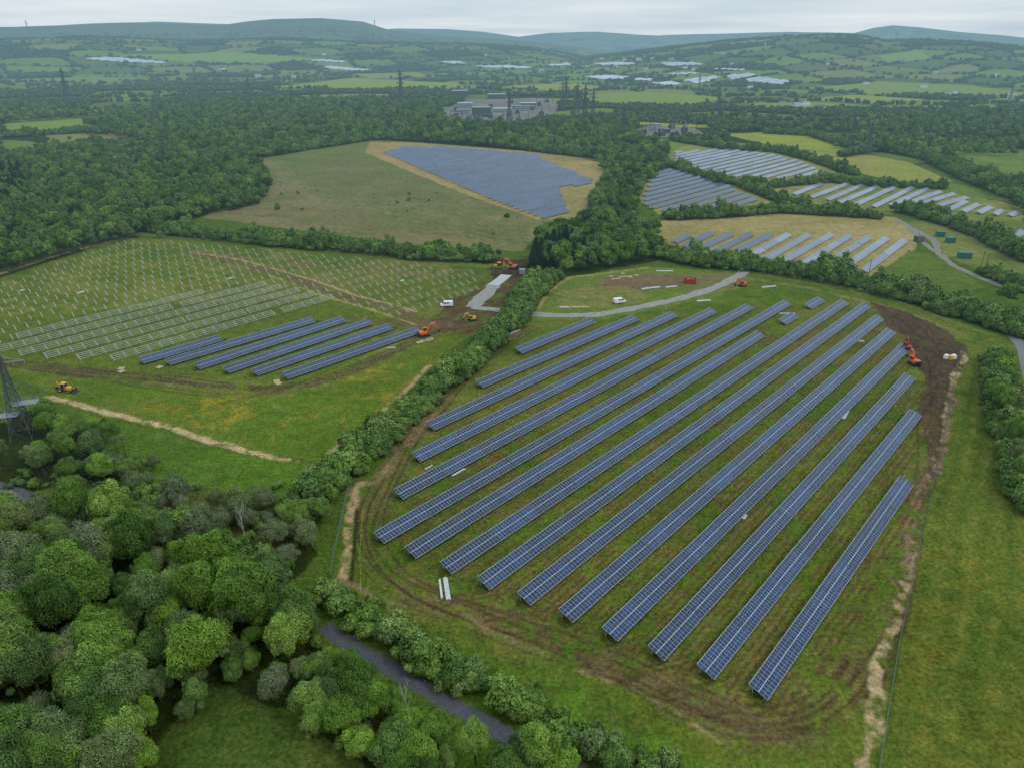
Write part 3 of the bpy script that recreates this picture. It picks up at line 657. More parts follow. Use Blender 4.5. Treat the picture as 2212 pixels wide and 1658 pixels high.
labs=["rounded bright green broadleaf tree in dense woodland","dark green broadleaf tree with uneven crown in woodland","tall leafy tree with clumped foliage in woodland","spreading green tree in roadside wood","full crowned green tree among neighbouring trees","broad leafy tree with many foliage clumps in wood","narrow green tree with big leaf clumps","leafy woodland tree with dense fine crown","tall slender leafy tree rising above woodland canopy","wide low green tree with loose crown"]
for n_,i in enumerate(ind):
    x,y,rd,kd=trees[i]; hi=dist[i]<360
    if kd==1 or random.random()<.1 and hi: k=random.randrange(3); cm,tm=HW[k]; lb="pale grey green willow tree in open scrub" if kd==1 else "pale grey green willow tree among darker trees"
    else:
        k=random.randrange(10 if hi else 5); cm,tm=(HI if hi else MID)[k]; lb=labs[k]
    s=rd/4.0; zs=s*random.uniform(.75,1.25)
    if rd<2.2: zs=s*.8
    thing("tree",[("trunk",tm),("crown",cm)],(x,y,0),random.uniform(0,6.28),lb,"tree","broadleaf trees of the woodland",(s,s,zs))
pt=trees[rest]; n=len(pt); s=pt[:,2]/4
instancer("woodland",np.c_[pt[:,0],pt[:,1],np.zeros(n)],np.c_[s,s,s*g.uniform(.6,1.2,n)],g.uniform(0,6.28,n),PM,"dense dark green broadleaf woodland canopy","woodland")
cc=[(1158,522),(1170,515),(1182,510),(1196,505),(1208,500),(1222,497),(1236,500),(1250,505),(1262,512),(1150,540),(1168,545),(1188,540),(1240,530),(1275,520)]
for i,(u,v) in enumerate(cc):
    w=G(u,v+14,6); s=random.uniform(.8,1.1); cm,tm=CON[i%3]
    thing("conifer_tree",[("trunk",tm),("crown",cm)],(w[0],w[1],0),random.uniform(0,6),"tall dark spruce tree in hedgerow clump","tree","conifers in the hedgerow clump",(s*1.25,s*1.25,s))
pw=GP([(-150,370),(40,360),(60,400),(0,430),(-150,440)],6); x,y=fill(pw,7,g); n=len(x)
instancer("conifer_plantation",np.c_[x,y,np.zeros(n)],np.c_[np.full(n,1.3),np.full(n,1.3),g.uniform(.8,1.1,n)],g.uniform(0,6,n),PC,"dark conifers at edge of the wood","woodland")
bm_=trunk("bare_trunk",77,8.5,.22,M['birch'],12,1.1,1.0)
thing("bare_tree",[("trunk",bm_)],(BT[0],BT[1],0),0,"dead leafless pale birch among green trees","tree")
w=G(880,1560); thing("bare_tree",[("trunk",bm_)],(w[0],w[1],0),2,"dead leafless pale tree beside the lane","tree",None,.75)
HED=[
 ([(640,1105),(700,1040),(790,965),(900,870),(1000,785),(1080,715),(1120,670)],10,1.1,1.9,"thick green hedge between two solar fields"),
 ([(1120,672),(1140,635),(1165,605),(1200,590)],12,1.3,2.1,"thick tall hedge beside site entrance"),
 ([(690,1275),(800,1340),(940,1425),(1060,1490),(1200,1560),(1400,1652),(1560,1745)],5.5,1.0,1.8,"leafy roadside hedge above the lane"),
 ([(320,490),(480,508),(620,522),(800,535),(900,550),(1060,556)],12,1.2,2.3,"bushy hedgerow between rough pasture and field"),
 ([(1425,545),(1500,560),(1640,572),(1760,592),(1850,605),(2000,645),(2110,680),(2240,720)],15,1.2,2.5,"wide scrubby hedge behind the solar field"),
 ([(1440,468),(1560,462),(1690,452),(1800,458),(1900,465)],10,1.3,2.2,"dark hedge between two solar fields"),
 ([(1450,355),(1560,390),(1660,400),(1790,388),(1900,398),(2040,402)],8,1.2,2.1,"hedge between solar arrays"),
 ([(1590,395),(1700,435),(1740,442)],7,1.2,2.0,"short hedge joining solar fields"),
 ([(1940,452),(1990,460),(2060,482),(2130,508),(2230,560)],11,1.3,2.5,"thick hedge beside the farm track"),
 ([(2125,582),(2170,602),(2240,630)],6,1.1,1.8,"scrubby hedge along stony track"),
 ([(1900,300),(2000,335),(2100,370),(2212,400)],11,1.6,2.8,"scrub hedge across green field"),
 ([(1820,335),(1900,320),(2000,340),(2090,385),(2212,430)],8,1.5,2.5,"field boundary hedge beside the meadow"),
 ([(1450,300),(1560,318),(1680,325),(1760,345),(1850,375)],7,1.4,2.4,"field boundary hedge beside solar array"),
 ([(560,335),(690,315),(800,298),(1000,302),(1150,322),(1300,338),(1430,345)],12,1.8,2.8,"tall hedge behind rough pasture"),
 ([(0,295),(100,288),(200,283)],8,1.8,2.6,"field hedge between green pastures"),
 ([(0,350),(120,322),(220,325),(300,322)],8,1.8,2.6,"field hedge at the wood edge"),
 ([(280,1065),(420,1160),(560,1225),(620,1240)],10,.8,1.6,"low scrub along a ditch"),
 ([(2140,760),(2160,820),(2170,900),(2200,1010),(2240,1100)],8,1.2,2.0,"hedge along lane verge"),
 ([(1650,285),(1750,290),(1830,315)],7,1.6,2.4,"field hedge between yellow meadows"),
 ([(1290,420),(1300,465),(1285,480)],10,1.4,2.2,"hedge bordering mown solar field"),
]
for px,w,s0,s1,lab in HED:
    pl=GP(px,2.2); seg=np.linalg.norm(np.diff(pl,axis=0),axis=1); L=seg.sum(); cum=np.r_[0,np.cumsum(seg)]
    n=int(L*w/5.0); t=g.uniform(0,L,n); x=np.interp(t,cum,pl[:,0]); y=np.interp(t,cum,pl[:,1])
    k=np.searchsorted(cum,t,side='right')-1; k=np.clip(k,0,len(seg)-1); d=(pl[1:]-pl[:-1])[k]/seg[k][:,None]
    o=(g.uniform(-.5,.5,n)+ (vn(t,t*0,14,3)-.5)*.35)*w; x=x-d[:,1]*o; y=y+d[:,0]*o
    s=(s0+(s1-s0)*g.random(n)**1.5)*(1.15-.8*np.abs(o)/w)*(.7+.6*vn(t,t*0+9,18,2))
    instancer("hedge",np.c_[x,y,np.zeros(n)],np.c_[s,s,s*g.uniform(.55,1.2,n)],g.uniform(0,6.28,n),PH,lab,"hedge","hedgerows around the fields")
x,y=[],[]
for u0,u1,v0,v1,n_ in((620,1120,345,520,12),(1300,1420,360,470,10),(1900,2200,230,320,60),(860,900,420,440,4),(560,740,395,430,6),(130,640,1040,1190,70),(0,250,1020,1080,30)):
    for _ in range(n_):
        w=G(random.uniform(u0,u1),random.uniform(v0,v1)); x.append(w[0]);y.append(w[1])
n=len(x); s=g.uniform(.3,.9,n)
instancer("scrub",np.c_[x,y,np.zeros(n)],np.c_[s,s,s*.8],g.uniform(0,6,n),PH,"scattered scrub bushes in rough pasture","bush")
# distant trees
nc=170000; rr=900*np.exp(g.uniform(0,math.log(6300/900),nc)); az=np.radians(g.uniform(-39,39,nc)); x=rr*np.sin(az); y=rr*np.cos(az)
e,h,gg=patch(x,y); wp=woodprob(x,y); hw=np.clip(5+rr*.0013,6,15)*.85
keep=((h<wp)&(g.random(nc)<.5))|((e<hw)&(g.random(nc)<.9))|(g.random(nc)<.008)
zt=hgt(x,y); U,Vv=P(x,y,zt)
for px in [[(955,238),(1010,210),(1200,208),(1210,240),(1130,272),(960,268)],[(1340,262),(1350,300),(1540,300),(1530,270)],[(0,245),(190,245),(190,300),(0,350)],[(1560,284),(1840,284),(2060,400),(1640,400)],[(1440,305),(1640,305),(1700,400),(1440,400)],[(800,300),(1300,330),(1300,480),(560,480),(560,340)],[(1880,300),(2300,330),(2300,420),(2000,400)]]+[f[0] for f in FARF]:
    keep&=~inpoly(U,Vv,px)
GLARE=[[(185,128),(250,125),(362,135),(360,139),(210,132)],[(655,131),(700,129),(752,133),(740,136),(690,134)],[(690,147),(720,144),(800,151),(790,155),(720,151)],[(945,134),(990,133),(1012,139),(980,140)],[(1020,143),(1100,142),(1150,146),(1140,150),(1040,147)],[(1258,166),(1330,163),(1370,167),(1345,174),(1290,173)],[(1375,169),(1415,171),(1405,176),(1365,175)],[(1405,181),(1450,176),(1475,182),(1440,187)],[(1470,174),(1545,164),(1560,170),(1500,182)],[(1560,165),(1630,158),(1640,163),(1580,176)],[(1605,172),(1640,167),(1712,176),(1690,185),(1620,180)],[(1280,138),(1340,135),(1380,138),(1360,142),(1300,142)],[(1425,136),(1500,135),(1525,141),(1440,144)],[(1540,148),(1615,151),(1600,154),(1535,151)],[(1440,160),(1500,157),(1510,160),(1450,164)],[(1180,140),(1230,138),(1240,141),(1190,143)]]
for px in GLARE:
    c=np.mean(px,0); keep&=~inpoly(U,Vv,[(c[0]+(a-c[0])*.98,c[1]+(b-c[1])*1.1+1) for a,b in px])
x=x[keep];y=y[keep];rr=rr[keep];zt=zt[keep]; n=len(x); sw=np.clip(.9+rr/3200,1.1,2.6)*g.uniform(.6,1.3,n); sh=np.clip(1.4+rr/9000,1.4,2.0)*g.uniform(.6,1.3,n)
instancer("distant_woodland",np.c_[x,y,zt-.5],np.c_[sw,sw,sh],g.uniform(0,6.28,n),PF,"distant woods, copses and hedgerows on rolling farmland","woodland")
print("veg",time.time()-T0,len(trees),n)
# ------------------------------------------------------------------ solar rows
TILT=math.radians(20); SLOPE=4.12
def panel_mesh(L,mat,u0=0.0,W=SLOPE):
    c,s=math.cos(TILT),math.sin(TILT); m=MB(); zl=.75
    def q(x,t,dz=0): return (x,-W/2*c+t*c,zl+t*s+dz)
    vs=[q(0,0),q(L,0),q(L,W),q(0,W),q(0,0,-.06),q(L,0,-.06),q(L,W,-.06),q(0,W,-.06)]
    m.add(vs,[(0,1,2,3)],0); m.add(vs,[(7,6,5,4),(0,4,5,1),(1,5,6,2),(2,6,7,3),(3,7,4,0)],1)
    me=bpy.data.meshes.new("panel"); me.from_pydata(m.v,[],m.f); me.materials.append(mat); me.materials.append(M['alu']); me.polygons.foreach_set("material_index",m.m)
    uv=me.uv_layers.new(name="UVMap"); co=[(u0,0),(u0+L,0),(u0+L,W),(u0,W)]
    for i in range(4): uv.data[i].uv=co[i]
    for i in range(4,len(uv.data)): uv.data[i].uv=(.5,.5)
    me.update(); return me
def frame_mesh(L,step=4.0,w=.1):
    m=MB(); c,s=math.cos(TILT),math.sin(TILT); n=max(int(L/step),1)
    for i in range(n+1):
        x=min(max(.4+i*(L-.8)/n,.1),L-.1)
        yl,yh=-SLOPE/2*c+.8*c,-SLOPE/2*c+3.3*c
        m.beam((x,yl,-.1),(x,yl,.75+.8*s-.12),w); m.beam((x,yh,-.1),(x,yh,.75+3.3*s-.12),w)
        m.beam((x,-SLOPE/2*c+.2*c,.75+.2*s-.12),(x,-SLOPE/2*c+3.9*c,.75+3.9*s-.12),.07)
    for t in(.9,3.2): m.beam((.05,-SLOPE/2*c+t*c,.75+t*s-.19),(L-.05,-SLOPE/2*c+t*c,.75+t*s-.19),.07)
    return m.mesh("support_frame",M['alu'])
PCACHE={}
def row(a,b,label,group,mat,tables=True):
    d=b-a; L=float(np.linalg.norm(d)); rz=math.atan2(d[1],d[0])
    e=obj("solar_panel_row",None,None,(a[0],a[1],0),rz); e["label"]=label; e["category"]="solar panels"; e["group"]=group
    nt=max(1,round(L/(16.0 if tables else 22.0))); tl=max(round(L/nt-.18,0),3.0); gap=.2; jz=.04 if tables else .12
    for k in range(nt):
        key=(tl,mat.name)
        if key not in PCACHE: PCACHE[key]=panel_mesh(tl,mat)
        o=obj("panel_table",PCACHE[key],e,(k*(tl+gap),0,random.uniform(-jz,jz)))
        o.rotation_euler=(math.radians(random.uniform(-.5,.5) if tables else random.uniform(-1.6,1.6)),0,0)
    L=nt*(tl+gap)-gap
    key=('f',round(L),tables)
    if key not in PCACHE: PCACHE[key]=frame_mesh(float(round(L))-.2,4.0 if tables else 6.0)
    obj("support_frame",PCACHE[key],e)
for i,(a,b) in enumerate(NEARW):
    row(a,b,"long dark blue solar panel row on grass" if i<15 else "short solar panel table standing alone on grass","solar rows in the main field",M['panel'])
for a,b in LEFTW: row(a,b,"dark blue solar panel row beside bare racking","newly built solar rows",M['panel'])
def clipline(nv,pw):
    ts=[]; n=len(pw)
    for i in range(n):
        p,q_=pw[i],pw[(i+1)%n]; a=p@RN-nv; b=q_@RN-nv
        if a*b<0: t=a/(a-b); ts.append((p+(q_-p)*t)@RD)
    ts.sort(); return [(ts[i],ts[i+1]) for i in range(0,len(ts)-1,2)]
def rows_poly(px,sp,lab,grp,mat,off=0.0,minL=8):
    pw=GP(px,1.5); nv=pw@RN; c=nv.min()+sp*.4+off
    while c<nv.max():
        for t0,t1 in clipline(c,pw):
            if t1-t0>minL: row(RN*c+RD*t0,RN*c+RD*t1,lab,grp,mat,False)
        c+=sp
rows_poly([(828,328),(875,317),(960,317),(1165,334),(1172,343),(1282,388),(1272,396),(1205,404),(1228,455),(1170,469),(1060,428)],8.8,"blue solar panel row with painted sky sheen in dense array","dense solar array in rough pasture",M['panelfar'])
rows_poly([(1458,327),(1560,322),(1640,328),(1720,345),(1800,378),(1700,386),(1560,379),(1460,348)],11.5,"pale solar panel row with painted sky reflection","solar array beside hedges",M['panelpale'])
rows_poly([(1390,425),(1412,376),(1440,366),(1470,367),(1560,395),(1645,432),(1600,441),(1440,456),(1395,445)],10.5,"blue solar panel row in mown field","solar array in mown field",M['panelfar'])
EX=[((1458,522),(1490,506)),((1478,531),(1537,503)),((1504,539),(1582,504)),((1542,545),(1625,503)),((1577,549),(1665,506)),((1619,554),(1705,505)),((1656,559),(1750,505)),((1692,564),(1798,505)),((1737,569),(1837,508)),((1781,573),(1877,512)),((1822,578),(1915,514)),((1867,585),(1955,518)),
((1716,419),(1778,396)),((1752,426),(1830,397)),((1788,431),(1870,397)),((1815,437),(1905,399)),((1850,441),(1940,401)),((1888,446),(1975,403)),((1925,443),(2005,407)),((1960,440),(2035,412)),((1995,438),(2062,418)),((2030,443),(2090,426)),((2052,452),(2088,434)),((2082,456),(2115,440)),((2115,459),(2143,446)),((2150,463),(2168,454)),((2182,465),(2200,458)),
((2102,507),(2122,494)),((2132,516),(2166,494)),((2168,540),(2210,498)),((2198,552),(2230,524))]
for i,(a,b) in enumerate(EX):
    row(G(*a,z=1.5),G(*b,z=1.5),"blue grey solar panel row on mown grass" if i<12 else "pale solar panel row with painted sky reflection on grass","solar rows beyond the hedge",M['panelfar'] if i<5 else M['panelpale'],False)
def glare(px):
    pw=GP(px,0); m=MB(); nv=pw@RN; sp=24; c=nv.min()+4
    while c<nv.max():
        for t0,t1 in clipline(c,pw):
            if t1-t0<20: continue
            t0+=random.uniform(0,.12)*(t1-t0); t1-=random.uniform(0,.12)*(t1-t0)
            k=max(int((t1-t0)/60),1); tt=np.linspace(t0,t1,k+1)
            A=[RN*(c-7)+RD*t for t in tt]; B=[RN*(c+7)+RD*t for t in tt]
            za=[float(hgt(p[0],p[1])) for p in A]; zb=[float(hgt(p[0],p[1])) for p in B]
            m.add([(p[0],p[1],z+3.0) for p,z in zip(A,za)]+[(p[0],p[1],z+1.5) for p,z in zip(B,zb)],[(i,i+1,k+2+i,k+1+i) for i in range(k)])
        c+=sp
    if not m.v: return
    o=obj("distant_solar_field",m.mesh("distant_solar_field",M['glare'])); o["kind"]="stuff"; o["label"]="far off solar panel field with painted pale glare"; o["category"]="solar panels"; o["group"]="far off solar fields"
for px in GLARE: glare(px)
# ------------------------------------------------------------------ racking and posts
c,s=math.cos(TILT),math.sin(TILT)
n0=np.mean([(a+b)/2@RN for a,b in LEFTW[:1]]); sp=abs(((LEFTW[5][0]+LEFTW[5][1])/2@RN)-n0)/5
RACK=GP([(-20,765),(10,740),(95,700),(250,668),(380,642),(560,612),(660,632),(785,655),(755,672),(690,690),(480,722),(300,777),(150,777)],1.0)
POST=GP([(-60,730),(-60,640),(0,620),(150,560),(280,520),(420,528),(560,542),(800,562),(1035,590),(1035,640),(930,672),(850,695),(780,665),(640,632),(560,612),(380,642),(95,700),(10,740),(-60,770)],1.0)
def rack_mesh(L):
    rails=MB(); posts=MB(); n=max(int(L/4.5),1)
    for i in range(n+1):
        x=i*L/n; yl,yh=-.9,1.3
        posts.beam((x,yl,-.1),(x,yl,1.0),.13); posts.beam((x,yh,-.1),(x,yh,1.8),.13)
        posts.beam((x,-1.9*c,.85),(x,1.9*c,2.2),.14)
    for t in(-1.7,-.55,.6,1.7): rails.beam((-.4,t*c,1.55+t*s+.1),(L+.4,t*c,1.55+t*s+.1),.12)
    return rails.mesh("rack_rail",M['alu']),posts.mesh("rack_post",M['alu'])
for k in range(1,13):
    nv=n0-k*sp
    for t0,t1 in clipline(nv,RACK):
        if t1-t0<9: continue
        pos=t0+random.uniform(0,3)
        while pos<t1-6:
            L=min(random.choice([55,70,90]),t1-pos); a=RN*nv+RD*pos; r_,p_=rack_mesh(L)
            thing("mounting_rack",[("rail",r_),("post",p_)],(a[0],a[1],0),math.atan2(RD[1],RD[0]),"bare galvanised steel solar racking without panels","solar racking","bare racking in the construction field")
            pos+=L+random.choice([1.5,2,5])
pm=MB(); pm.beam((0,0,-.2),(0,0,1.75),.14)
rm=MB(); rm.beam((0,-1.8*c,1.12),(0,1.8*c,2.43),.15); rm.beam((0,-.1,.6),(0,1.2,1.9),.08)
pme=pm.mesh("pile_post",M['alu']); rme=rm.mesh("rafter",M['alu'])
pp=[]
for k in range(-8,40):
    nv=n0-k*sp
    for t0,t1 in clipline(nv,POST):
        t=math.ceil(t0/4.6)*4.6
        while t<t1:
            w=RN*nv+RD*t
            if random.random()<.97: pp.append((w[0],w[1]))
            t+=4.6
pp.sort(key=lambda p:p[0]**2+p[1]**2); print("posts",len(pp))
rz=math.atan2(RD[1],RD[0])
for x_,y_ in pp[:280]:
    thing("mounting_post",[("post",pme),("rafter",rme)],(x_,y_,0),rz+random.uniform(-.05,.05),"galvanised steel mounting post with slanted arm in grass","steel post","mounting posts in the construction field")
m=MB()
for x_,y_ in pp[280:]:
    m.beam((x_,y_,-.2),(x_,y_,1.75),.14); q=RN*1.7
    m.beam((x_+q[0],y_+q[1],1.12),(x_-q[0],y_-q[1],2.43),.15)
if m.v:
    o=obj("mounting_posts",m.mesh("mounting_posts",M['alu'])); o["kind"]="stuff"; o["label"]="many galvanised mounting posts across grass"; o["category"]="steel post"; o["group"]="mounting posts in the construction field"
# ------------------------------------------------------------------ pylons
def lattice(H,b,wt,t):
    m=MB()
    def half(z):
        f=z/H; return b*(1-f/.62)+wt*(f/.62) if f<.62 else wt*(1-(f-.62)/.38*.7)
    zs=[0,.14,.27,.38,.48,.56,.62,.69,.76,.83,.9,1.0]
    for z0,z1 in zip(zs[:-1],zs[1:]):
        h0,h1=half(z0*H),half(z1*H); c0=[(h0,h0),(-h0,h0),(-h0,-h0),(h0,-h0)]; c1=[(h1,h1),(-h1,h1),(-h1,-h1),(h1,-h1)]
        for i in range(4):
            j=(i+1)%4
            m.beam((*c0[i],z0*H),(*c1[i],z1*H),t)
            m.beam((*c0[i],z0*H),(*c1[j],z1*H),t*.55); m.beam((*c0[j],z0*H),(*c1[i],z1*H),t*.55); m.beam((*c1[i],z1*H),(*c1[j],z1*H),t*.55)
    return m.mesh("tower_body",M['steel'])
def arm(w,t,h):
    m=MB()
    for sg in(-1,1):
        for y in(-1,1):
            m.beam((0,y,0),(sg*w,0,0),t); m.beam((0,y,h),(sg*w,0,0),t)
        for k in(.3,.6): m.beam((sg*w*k,-(1-k),0),(sg*w*k,0,h*(1-k)),t*.6); m.beam((sg*w*k,(1-k),0),(sg*w*k,0,h*(1-k)),t*.6)
        m.cyl((sg*w,0,0),(sg*w,0,-2.6),.16,.16,6)
    return m.mesh("crossarm",M['steel'])
PB=lattice(50,4.4,1.6,.66); PA=[arm(8.5,.55,2.2),arm(10.5,.55,2.4),arm(7,.55,2.0)]
PYL=[(150,232,147),(543,235,168),(868,232,152),(1100,268,196),(1222,232,166),(1262,276,184),(1246,252,180),(1345,298,232),(1550,268,222),(1835,322,242),(1873,335,262),(2180,222,188),(810,60,42),(1510,192,160),(1935,92,68),(60,66,44),(1215,240,176),(1280,262,196)]
for u,vb,vt in PYL:
    x_,y_=GT(u,vb); z_=float(hgt(x_,y_)) if math.hypot(x_,y_)>2300 else 0
    lo,hi_=10.,120.
    for _ in range(30):
        md=(lo+hi_)/2
        if P(x_,y_,md+z_)[1]>vt: lo=md
        else: hi_=md
    s_=min(md,85)/50
    e=thing("electricity_pylon",[("tower_body",PB),("crossarm",PA[0],(0,0,32.5)),("crossarm",PA[1],(0,0,38.5)),("crossarm",PA[2],(0,0,44.5))],(x_,y_,z_),random.uniform(-.5,.5),"grey steel lattice electricity pylon with three crossarms","pylon","lattice pylons crossing the farmland",(s_*.85,s_*.85,s_))
NB=lattice(27,3.0,1.0,.22)
pf=MB(); pf.box((0,0,0),(6.5,3.6,.12)); 
for x_ in np.linspace(-3.2,3.2,8):
    for y_ in(-1.75,1.75): pf.beam((x_,y_,0),(x_,y_,1.1),.07)
for y_ in(-1.75,1.75):
    for z_ in(.55,1.1): pf.beam((-3.2,y_,z_),(3.2,y_,z_),.07)
for x_ in(-3.2,3.2):
    for z_ in(.55,1.1): pf.beam((x_,-1.75,z_),(x_,1.75,z_),.07)
PFM=pf.mesh("platform",M['grey'])
na_=MB(); na_.beam((-6,0,0),(6,0,0),.2); na_.beam((-6,0,0),(0,0,1.8),.12); na_.beam((6,0,0),(0,0,1.8),.12)
for x_ in(-6,-3,3,6): na_.cyl((x_,0,-.1),(x_,0,-1.3),.12,.1,8)
thing("transmission_tower",[("tower_body",NB),("platform",PFM,(3.2,0,11.5)),("platform",PFM,(-2.5,-1,8.5)),("crossarm",na_.mesh("crossarm",M['grey']),(0,0,25.0))],(TW[0],TW[1],0),.3,"dark steel lattice terminal tower with railed work platforms","pylon")
def pole(h,dbl):
    m=MB(); m.cyl((0,0,-.3),(0,0,h),.17,.12,8)
    if dbl: m.cyl((1.8,0,-.3),(1.8,0,h),.17,.12,8)
    a=MB(); a.beam((-1.0,0,h-.4),(2.8 if dbl else 1.0,0,h-.4),.16)
    for x_ in((-.9,.9,2.7) if dbl else(-.9,0,.9)): a.cyl((x_,0,h-.3),(x_,0,h),.07,.05,6)
    return m.mesh("pole",M['bark']),a.mesh("crossarm",M['steel'])
P1=pole(9.5,False);P2=pole(9.5,True)
for u,v,dbl in((262,1010,True),(1103,700,True),(1098,690,False),(2118,580,False),(2128,585,False),(1845,612,False),(1875,600,False),(1145,700,False),(1750,600,False)):
    w=G(u,v); p_=P2 if dbl else P1
    thing("utility_pole",[("pole",p_[0]),("crossarm",p_[1])],(w[0],w[1],0),.4,"timber utility pole with crossarm beside hedge","utility pole","timber utility poles")
def wire(a,b,sag,lab):
    m=MB(); a=Vector(a);b=Vector(b); pr=None
    for i in range(17):
        t=i/16; q=a.lerp(b,t); q.z-=sag*4*t*(1-t)
        if pr is not None: m.beam(pr,q,.045)
        pr=q
    o=obj("power_line",m.mesh("power_line",M['dark'])); o["label"]=lab; o["category"]="power line"; o["group"]="overhead wires"
w2=G(262,1010); w3=G(-60,1120)
for k in(-.9,.9,2.7): wire((w2[0]+k,w2[1],9.5),(TW[0]+k,TW[1]+1,19),1.0,"thin dark overhead wire above the trees")
for k in(-.9,.9): wire((w2[0]+k,w2[1],9.5),(w3[0]+k,w3[1]-10,9.5),1.2,"thin dark overhead wire above the trees")
# ------------------------------------------------------------------ vehicles
def wheel_meshes(r,w):
    t=MB(); t.cyl((0,-w/2,0),(0,w/2,0),r,r,18); h=MB(); h.cyl((0,-w/2-.015,0),(0,w/2+.015,0),r*.5,r*.5,12)
    return t.mesh("tyre",M['rubber'],.03),h.mesh("rim",M['alu'])
def wheels(e,pos,r,w):
    tm,hm=wheel_meshes(r,w)
    for p in pos:
        o=obj("wheel",tm,e,p); obj("rim",hm,o)
def van(loc,rz,label):
    e=obj("van",None,None,(*loc,0.02),rz,1.12); e["label"]=label; e["category"]="van"; e["group"]="white site vans"
    b=MB(); b.prof([(-2.6,.45),(2.55,.45),(2.6,.9),(2.45,1.15),(1.75,1.35),(1.15,2.15),(.9,2.25),(-2.5,2.25),(-2.6,2.1)],-.98,.98)
    obj("body",b.mesh("body",M['white'],.05),e)
    g_=MB(); g_.add([(1.83,-.8,1.36),(1.83,.8,1.36),(1.24,.74,2.1),(1.24,-.74,2.1)],[(0,1,2,3)]); obj("windscreen",g_.mesh("windscreen",M['glass']),e,(.03,0,.03))
    for y in(-1.0,1.0):
        g_=MB(); g_.prof([(1.5,1.4),(.35,1.4),(.35,2.0),(1.08,2.0)],-.01,.01); obj("side_window",g_.mesh("side_window",M['glass']),e,(0,y,0))
        g_=MB(); g_.prof([(.1,1.45),(-.9,1.45),(-.9,2.0),(.1,2.0)],-.01,.01); obj("side_window",g_.mesh("side_window",M['glass']),e,(0,y,0))
        l=MB(); l.box((2.58,y*.72,.85),(.06,.3,.2)); obj("headlight",l.mesh("headlight",M['pale']),e)
    bp=MB(); bp.box((2.62,0,.5),(.14,1.9,.25)); obj("bumper",bp.mesh("bumper",M['dark'],.02),e)
    bp=MB(); bp.box((-2.64,0,.5),(.12,1.9,.2)); obj("bumper",bp.mesh("bumper",M['dark'],.02),e)
    wheels(e,[(1.7,-.85,.36),(1.7,.85,.36),(-1.6,-.85,.36),(-1.6,.85,.36)],.36,.24); return e
van(G(965,662),math.radians(190),"white panel van with side windows on muddy grass")
van(G(1338,655),math.radians(20),"white van parked beside stone track")
def truck(loc,rz):
    e=obj("flatbed_truck",None,None,(*loc,.03),rz); e["label"]="white pickup truck on stone track by hedge"; e["category"]="truck"
    b=MB(); b.prof([(.5,.6),(2.7,.6),(2.7,1.2),(1.9,1.35),(1.5,2.1),(.5,2.1)],-.95,.95); obj("cab",b.mesh("cab",M['white'],.05),e)
    b=MB(); b.box((-1.2,0,.85),(3.3,2,.12)); b.box((-1.2,.97,1.1),(3.3,.06,.5)); b.box((-1.2,-.97,1.1),(3.3,.06,.5)); b.box((-2.83,0,1.1),(.06,2,.5)); obj("load_bed",b.mesh("load_bed",M['pale']),e)
    g_=MB(); g_.add([(1.93,-.8,1.38),(1.93,.8,1.38),(1.56,.78,2.05),(1.56,-.78,2.05)],[(0,1,2,3)]); obj("windscreen",g_.mesh("windscreen",M['glass']),e,(.03,0,.02))
    for y in(-.97,.97):
        g_=MB(); g_.prof([(1.75,1.4),(.7,1.4),(.7,1.95),(1.45,1.95)],-.01,.01); obj("side_window",g_.mesh("side_window",M['glass']),e,(0,y,0))
    wheels(e,[(1.8,-.85,.4),(1.8,.85,.4),(-1.6,-.85,.4),(-1.6,.85,.4)],.4,.28)
truck(G(1608,582),math.radians(10))
